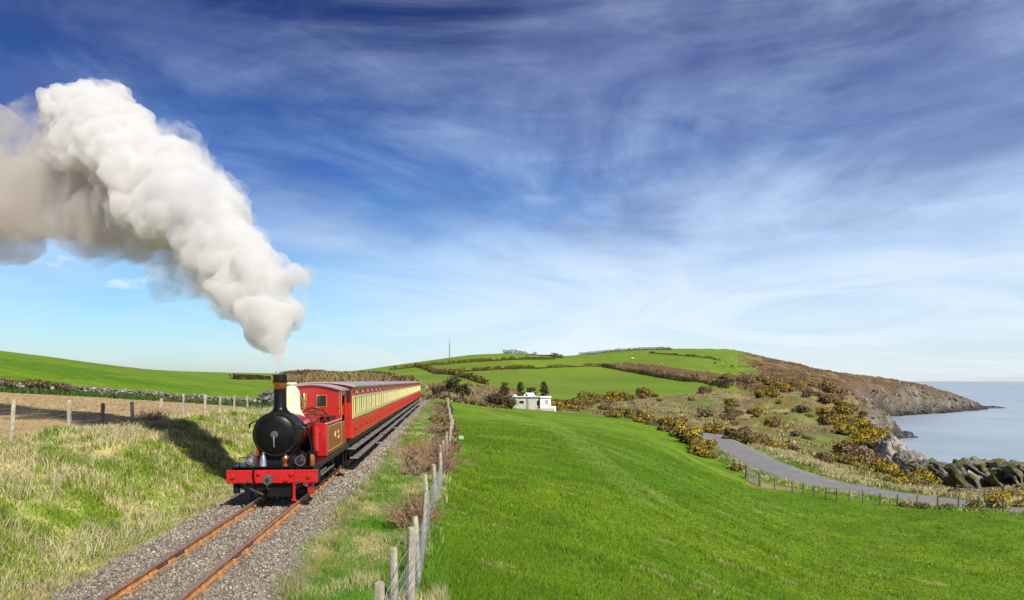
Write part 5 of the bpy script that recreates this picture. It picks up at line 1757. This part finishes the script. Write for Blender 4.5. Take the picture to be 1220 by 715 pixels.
def slabs(label, px0, px1, py_top, py_bot, Y, n, tilt, seed, tint, depth=6.0, moss=.3):
    """outcrop of tilted beds of rock: broken slabs stacked side by side, one mesh"""
    rg = np.random.default_rng(seed)
    x0, x1 = (px0 - CX) / F * Y, (px1 - CX) / F * Y
    zt, zb_ = CZ - (py_top - HY) / F * Y, CZ - (py_bot - HY) / F * Y
    W, Hh = x1 - x0, zt - zb_
    Vs, Fs, Cs = [], [], []
    off = 0
    m_ = 9
    for k in range(n):
        # a slab is a thick sheet: grid over length (down the dip) and depth, displaced, with thickness
        L = Hh * rg.uniform(1.05, 1.55); D = depth * rg.uniform(.5, 1.0); th_ = W / n * rg.uniform(1.0, 1.7)
        env = 1 - .22 * abs((k + .5) / n - rg.uniform(.3, .7))
        cx = x0 + W * (k + .5) / n + rg.normal(0, W / n * .35); cy = Y + rg.normal(0, depth * .35); top = zb_ + Hh * env * rg.uniform(.74, 1.04)
        a = R(tilt + rg.normal(0, 4))
        e1 = np.array([math.cos(a), 0, -math.sin(a)]); e3 = np.array([math.sin(a), 0, math.cos(a)]); e2 = np.array([rg.normal(0, .12), 1, rg.normal(0, .06)])
        g = np.linspace(0, 1, m_)
        pts = []
        for s3 in np.linspace(-.5, .5, 4):
            for u1 in g:
                for v1 in np.linspace(-.5, .5, m_):
                    tp_ = 1 - .35 * abs(v1 * 2) ** 2 - .25 * (1 - min(1, u1 * 4))
                    pts.append(np.array([cx, cy, top]) + e1 * (u1 - .12) * L + e2 * v1 * D * tp_ + e3 * s3 * th_ * tp_)
        pts = np.array(pts)
        for fq, am in ((.35, .75), (.9, .40), (2.2, .18)):
            for c_ in range(3):
                pts[:, c_] += np.array([mn.noise(Vector(p * fq) + Vector((seed * 3 + c_ * 17, 0, c_ * 5))) for p in pts]) * am
        ii = np.arange(4 * m_ * m_).reshape(4, m_, m_)
        def quad(A): return np.stack([A[:-1, :-1].ravel(), A[:-1, 1:].ravel(), A[1:, 1:].ravel(), A[1:, :-1].ravel()], 1)
        fs = np.concatenate([quad(ii[0]), quad(ii[3])[:, ::-1], quad(ii[:, 0])[:, ::-1], quad(ii[:, -1]), quad(ii[:, :, 0]), quad(ii[:, :, -1])[:, ::-1]])
        base_c = np.array(tint) * rg.uniform(.65, 1.25)
        cn = np.array([mn.noise(Vector(p * .8) + Vector((seed, 3, 1))) for p in pts]); cm = np.array([mn.noise(Vector(p * 2.3) + Vector((seed, 9, 4))) for p in pts])
        c = base_c * (1 + .55 * cn)[:, None]
        c = np.where((cm > .28)[:, None], np.array([.30, .275, .21]) * .9, c)
        hgt = np.tile(np.repeat(g, m_), 4)
        c = np.where(((cn + .25 * (1 - hgt) > .34) & (rg.uniform() < moss + .35))[:, None], np.array([.15, .145, .04]), c)
        Vs.append(pts); Fs.append(fs + off); Cs.append(c); off += len(pts)
    org = np.array([(x0 + x1) / 2, Y, zb_])
    me = np_mesh('rock_outcrop', np.concatenate(Vs) - org, np.concatenate(Fs), np.concatenate(Cs))
    o = link_mesh('rock_outcrop', me, M['rock'])
    o.location = org
    return tag(o, label, 'rock')


slabs('dark jagged sea rock, left half of the pair above the lane', 1080, 1128, 555, 594, 128, 18, 50, 3, (.24, .22, .19), moss=.10)
slabs('large ribbed grey rock above the lane, right of the dark jagged one', 1132, 1190, 554, 598, 124, 22, 50, 5, (.36, .32, .25), moss=.12)
slabs('brown grey rock ridge cut by the right edge of the view', 1180, 1250, 560, 602, 118, 18, 48, 8, (.34, .30, .22), moss=.2)
slabs('low dark rock between the pair of sea rocks', 1112, 1148, 562, 596, 120, 9, 52, 9, (.16, .15, .13), moss=.1)
rock_px('rounded dark rock at the foot of the jagged sea rock', 1105, 576, 130, 62, 4.5, 54, 41, (.22, .205, .18), sub=5, amp=.42, freq=1.5, moss=.2)
rock_px('broad brown rock behind the ribbed grey beds', 1162, 576, 127, 86, 5, 56, 42, (.32, .29, .22), sub=5, amp=.42, freq=1.5, moss=.3)
rock_px('grassy brown rock slope behind the ridge at the right edge', 1218, 582, 121, 84, 5, 56, 43, (.30, .26, .17), sub=5, amp=.40, freq=1.5, moss=.5)
rock_px('pale quartz crag on the cliff edge below the gorse', 1062, 553, 150, 32, 5, 66, 11, (.50, .46, .38), strata=(.3, 0, .9))
rock_px('small pale crag leaning right beside the quartz crag', 1083, 560, 142, 34, 4, 46, 12, (.36, .33, .27), strata=(.8, 0, .5))
rock_px('grey rock face under the gorse of the knoll', 1018, 545, 158, 34, 4, 34, 13, (.28, .26, .22), strata=(.5, 0, .8), moss=.2)
for (px, py, Y, w_, h_, sd, lb) in ((1062, 520, 435, 28, 12, 21, 'dark rock spur at the foot of the near cliff in the bay'), (1077, 519, 440, 22, 11, 22, 'dark tidal rock outside the spur in the bay'), (1088, 521.5, 438, 12, 4, 23, 'outermost low tidal rock of the near spur'),
                                  (1140, 487.5, 890, 40, 12, 24, 'dark rock at the foot of the headland end'), (1162, 487, 905, 34, 8, 25, 'middle black rock of the headland spit'), (1182, 486.6, 915, 30, 5.4, 26, 'outermost black rock at the tip of the headland spit'), (1120, 490, 850, 40, 9, 27, 'dark shore rocks below the headland cliff'),
                                  (1090, 493, 780, 40, 9, 28, 'dark shore rocks midway along the headland bay')):
    rock_px(lb, px, py, Y, w_, w_ * Y / F * .3, h_, sd, (.055, .05, .05), sub=4, strata=(.6, 0, .8))
# broken rock on the cliffs
n = 26000
t_ = rng.uniform((930 - CX) / F, (1160 - CX) / F, n); y = np.exp(rng.uniform(np.log(180), np.log(930), n)); x = t_ * y
cdv = coast_d(x, y); wv = np.clip(.075 * y, 20, 46)
z = height(x, y)
k = (cdv > -3) & (cdv < wv * rng.uniform(.2, .95, n)) & (z > SEA - 1.0)
x, y, z = x[k], y[k], z[k]
low = (1 - sstep(z, SEA + 1.5, SEA + 7))[:, None]
cc_ = np.array([(.16, .14, .115), (.11, .10, .085), (.23, .20, .155), (.15, .125, .06), (.30, .27, .20)])[rng.integers(0, 5, len(x))] * rng.uniform(.6, 1.2, (len(x), 1)) * (1 - .72 * low)
o = link_mesh('cliff_rubble', pebbles('cliff_rubble', x, y, z, rng.uniform(.4, 1.5, len(x)) * np.clip(y / 500, .5, 1.5), cc_), M['stone'])
tag(o, kind='stuff')
# low stone and bucket in the meadow
g = G(549, 523.5, 20, 120)
rock('pale stone lying in the meadow beside the fence', (g[0], g[1], g[2] + .08), (.20, .18, .17), 31, (.75, .73, .68), sub=3, name='field_stone', amp=.2)
g = G(541, 522, 20, 120)
bk = empty('feed_bucket', g)
tag(bk, 'black feed bucket at the foot of the meadow fence', 'bucket')
MB().lathe([(.14, 0), (.17, .30), (.185, .30), (.185, .33), (.16, .33), (.13, .03), (0, .03)], n=18).build('pail', M['black'], bk, 30)
MB().tube([(-.18, 0, .31), (-.12, .02, .43), (0, .03, .47), (.12, .02, .43), (.18, 0, .31)], .008, 6).build('handle', M['wire'], bk, 30)
# sheep on the top pasture
M['wool'] = paint('sheep_wool', (.62, .58, .48), .95, 0, .15, 3, bump=.5)
M['hide'] = paint('dark_hide', (.05, .04, .03), .8, 0, .2)


def beast(label, px, py, sx, mat, group, rz):
    g = G(px, py, 400, 1200)
    o = empty('cow' if mat == 'hide' else 'sheep', g, rz)
    tag(o, label, 'cow' if mat == 'hide' else 'sheep', group)
    b_ = MB()
    prof = []
    for t, r_, zc_ in ((-.62, .02, .78), (-.6, .2, .76), (-.4, .29, .74), (0, .31, .71), (.35, .30, .74), (.5, .2, .84), (.62, .13, .95), (.74, .12, 1.0), (.86, .09, .93), (.95, .05, .88)):
        prof.append([(t, r_ * .8 * math.cos(a), zc_ + r_ * math.sin(a)) for a in np.linspace(0, 2 * math.pi, 10, endpoint=False)])
    b_.loft(prof).build('body', M[mat], o, 60)
    for x_ in (-.42, .34):
        for y_ in (-.15, .15):
            MB().tube([(x_, y_, .62), (x_ + .02, y_, .32), (x_, y_, 0)], [.08, .05, .045], 6).build('leg', M['hide'], o, 40)
    o.scale = (sx, sx, sx)


beast('pale sheep grazing on the top pasture, left of the hill crest', 753.5, 429, 2.0, 'wool', 'animals on the top pasture', .4)
beast('pale animal lying near the middle of the top pasture', 788, 436, 1.6, 'wool', 'animals on the top pasture', 2.0)
beast('dark cow on the top pasture, left of the pale one by the heath', 852, 434, 1.9, 'hide', 'animals on the top pasture', .2)
beast('pale cow among dark ones near the right end of the top pasture', 861.5, 436, 1.8, 'wool', 'animals on the top pasture', 1.2)
beast('rightmost dark cow on the top pasture', 872, 438, 1.8, 'hide', 'animals on the top pasture', -.6)

# ---------------------------------------------------------------- smoke
def smoke_mesh(name, blobs, voxel, amps, seed):
    import bmesh
    bm = bmesh.new()
    for c, r in blobs:
        bmesh.ops.create_icosphere(bm, subdivisions=2, radius=r, matrix=Matrix.Translation(c))
    me = bpy.data.meshes.new(name + '_raw'); bm.to_mesh(me); bm.free()
    o = bpy.data.objects.new(name + '_raw', me); COL.objects.link(o)
    md = o.modifiers.new('remesh', 'REMESH'); md.mode = 'VOXEL'; md.voxel_size = voxel
    bpy.context.view_layer.update()
    ev = o.evaluated_get(bpy.context.evaluated_depsgraph_get())
    out = bpy.data.meshes.new_from_object(ev); out.name = name
    bpy.data.objects.remove(o); bpy.data.meshes.remove(me)
    n = len(out.vertices)
    co = np.empty(n * 3, np.float32); out.vertices.foreach_get('co', co); co = co.reshape(n, 3)
    no = np.empty(n * 3, np.float32); out.vertices.foreach_get('normal', no); no = no.reshape(n, 3)
    sd = Vector((seed, seed * 2.1, -seed))
    for f_, a_ in amps:
        dsp = np.empty(n, np.float32)
        for i in range(n):
            v = Vector(co[i]) * f_ + sd
            v += Vector((mn.noise(v * 1.3), mn.noise(v * 1.3 + sd), mn.noise(v * 1.3 - sd))) * .35
            dsp[i] = .55 - mn.voronoi(v)[0][0]
        co = co + no * (dsp * a_ * np.clip((co[:, 2] - 2.95) / 2.0, .06, 1.0))[:, None]
        out.vertices.foreach_set('co', co.ravel()); out.update()
        out.vertices.foreach_get('normal', no_ := np.empty(n * 3, np.float32)); no = no_.reshape(n, 3)
    # second pass: one clean closed skin, without cavities
    o = bpy.data.objects.new(name + '_raw', out); COL.objects.link(o)
    md = o.modifiers.new('remesh', 'REMESH'); md.mode = 'VOXEL'; md.voxel_size = voxel * .8
    bpy.context.view_layer.update()
    fin = bpy.data.meshes.new_from_object(o.evaluated_get(bpy.context.evaluated_depsgraph_get()))
    bpy.data.objects.remove(o); bpy.data.meshes.remove(out)
    n = len(fin.vertices)
    e = np.empty(len(fin.edges) * 2, np.int32); fin.edges.foreach_get('vertices', e); e = e.reshape(-1, 2)
    lab = np.arange(n)
    while True:
        m_ = np.minimum(lab[e[:, 0]], lab[e[:, 1]])
        new = lab.copy()
        np.minimum.at(new, e[:, 0], m_); np.minimum.at(new, e[:, 1], m_)
        new = new[new]; new = new[new]
        if (new == lab).all(): break
        lab = new
    ids, cnt = np.unique(lab, return_counts=True)
    kv = lab == ids[cnt.argmax()]
    nf = len(fin.polygons)
    lt_ = np.empty(nf, np.int32); fin.polygons.foreach_get('loop_total', lt_)
    lv = np.empty(len(fin.loops), np.int32); fin.loops.foreach_get('vertex_index', lv)
    assert (lt_ == 4).all()
    fq = lv.reshape(-1, 4); fq = fq[kv[fq[:, 0]]]
    co = np.empty(n * 3, np.float32); fin.vertices.foreach_get('co', co); co = co.reshape(n, 3)
    mp_ = np.cumsum(kv) - 1
    bpy.data.meshes.remove(fin)
    return np_mesh(name, co[kv], mp_[fq], None, True)


def back(Y):
    """the train runs forward under its smoke: the trail lies well behind the chimney"""
    return 18.45 + (Y - 18.45) * 2.7


def blobs_along(path, per, spread, rmin, rmax, seed):
    path = [(a, b_, r, back(Y)) for a, b_, r, Y in path]
    rg = random.Random(seed); out = []
    for (px, py, r, Y), (px2, py2, r2, Y2) in zip(path[:-1], path[1:]):
        for k in range(per):
            t = (k + rg.random()) / per
            R_ = (r + (r2 - r) * t); Yc = Y + (Y2 - Y) * t
            c = Vector(P(px + (px2 - px) * t, py + (py2 - py) * t, Yc))
            Rm = R_ / F * Yc
            d = Vector((rg.gauss(0, 1), rg.gauss(0, 1), rg.gauss(0, 1))).normalized() * Rm * spread * rg.random() ** .5
            out.append((c + d, Rm * rg.uniform(rmin, rmax)))
    return out


main_path = [(333.5, 444, 4.5, 18.45), (332.5, 435, 6.5, 18.5), (330, 422, 11, 18.6), (328, 406, 20, 18.7), (324, 388, 30, 18.8), (316, 362, 44, 19.0), (306, 338, 53, 19.2), (287, 312, 57, 19.5), (262, 286, 60, 19.9),
             (236, 262, 60, 20.3), (208, 236, 62, 20.7), (180, 210, 64, 21.2), (152, 186, 64, 21.7), (128, 165, 60, 22.2), (108, 147, 54, 22.6), (88, 132, 44, 22.9)]
bl = blobs_along(main_path, 16, .62, .34, .60, 3)
for px, py, r, Y in ((352, 330, 14, 19.0), (346, 365, 14, 18.9), (310, 398, 17, 19.0), (318, 412, 11, 18.8)):
    Y = back(Y); bl.append((Vector(P(px, py, Y)), r / F * Y))
tail_path = [(250, 340, 30, 19.8), (215, 320, 44, 20.4), (170, 285, 58, 21.2), (120, 245, 72, 22.0), (70, 225, 82, 22.8), (20, 225, 88, 23.6), (-40, 215, 92, 24.5), (-110, 205, 96, 25.5), (-190, 200, 100, 26.5)]
tl = blobs_along(tail_path, 12, .60, .36, .62, 8)
top_path = [(60, 160, 40, 22.9), (20, 165, 46, 23.3), (-30, 165, 52, 24), (-100, 160, 60, 25)]
tl += blobs_along(top_path, 8, .6, .4, .62, 12)
tl += blobs_along([(312, 372, 26, 19.4), (280, 372, 26, 19.4), (252, 380, 20, 19.5), (238, 398, 12, 19.5)], 8, .7, .4, .7, 14)


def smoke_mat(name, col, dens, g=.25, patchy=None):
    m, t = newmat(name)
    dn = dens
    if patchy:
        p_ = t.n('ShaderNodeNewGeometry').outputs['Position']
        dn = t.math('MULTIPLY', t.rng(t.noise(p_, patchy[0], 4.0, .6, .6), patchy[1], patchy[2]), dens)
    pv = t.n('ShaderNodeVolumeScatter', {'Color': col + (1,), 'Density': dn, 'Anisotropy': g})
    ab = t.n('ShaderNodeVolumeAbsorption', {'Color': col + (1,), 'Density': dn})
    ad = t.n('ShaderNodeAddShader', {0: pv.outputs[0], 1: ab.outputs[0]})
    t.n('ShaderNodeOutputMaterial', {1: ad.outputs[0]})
    return m


plume = link_mesh('smoke_plume', smoke_mesh('smoke_plume', bl, .085, ((.72, .50), (1.6, .42), (3.6, .23)), 3.3), smoke_mat('white_smoke', (.932, .92, .904), 3.3, .0))
tag(plume, 'billowing white steam rising from the tall black chimney and trailing to the upper left', 'smoke')
drift = link_mesh('smoke_drift', smoke_mesh('smoke_drift', tl, .15, ((.5, .70), (1.15, .62), (2.6, .33)), 6.1), smoke_mat('brown_shaded_smoke', (.80, .755, .71), 0.95, .0, (.40, .34, .68)))  # coal-smoke brown, with the shaded side of the trail mixed into the colour
tag(drift, 'thinner brownish smoke, tinted darker for shade, drifting behind and below the white plume to the left edge', 'smoke')

halo = []
rg_ = random.Random(21)
for c, r in bl:
    if c.z > 4.0 and rg_.random() < .6:
        halo.append((c, r * 1.30))
wisp = link_mesh('wisps', smoke_mesh('wisps', halo, .115, ((.75, .55), (1.7, .60), (3.9, .36)), 9.7), smoke_mat('thin_smoke', (.93, .92, .91), 1.7, .0, (.95, .40, .70)), plume)
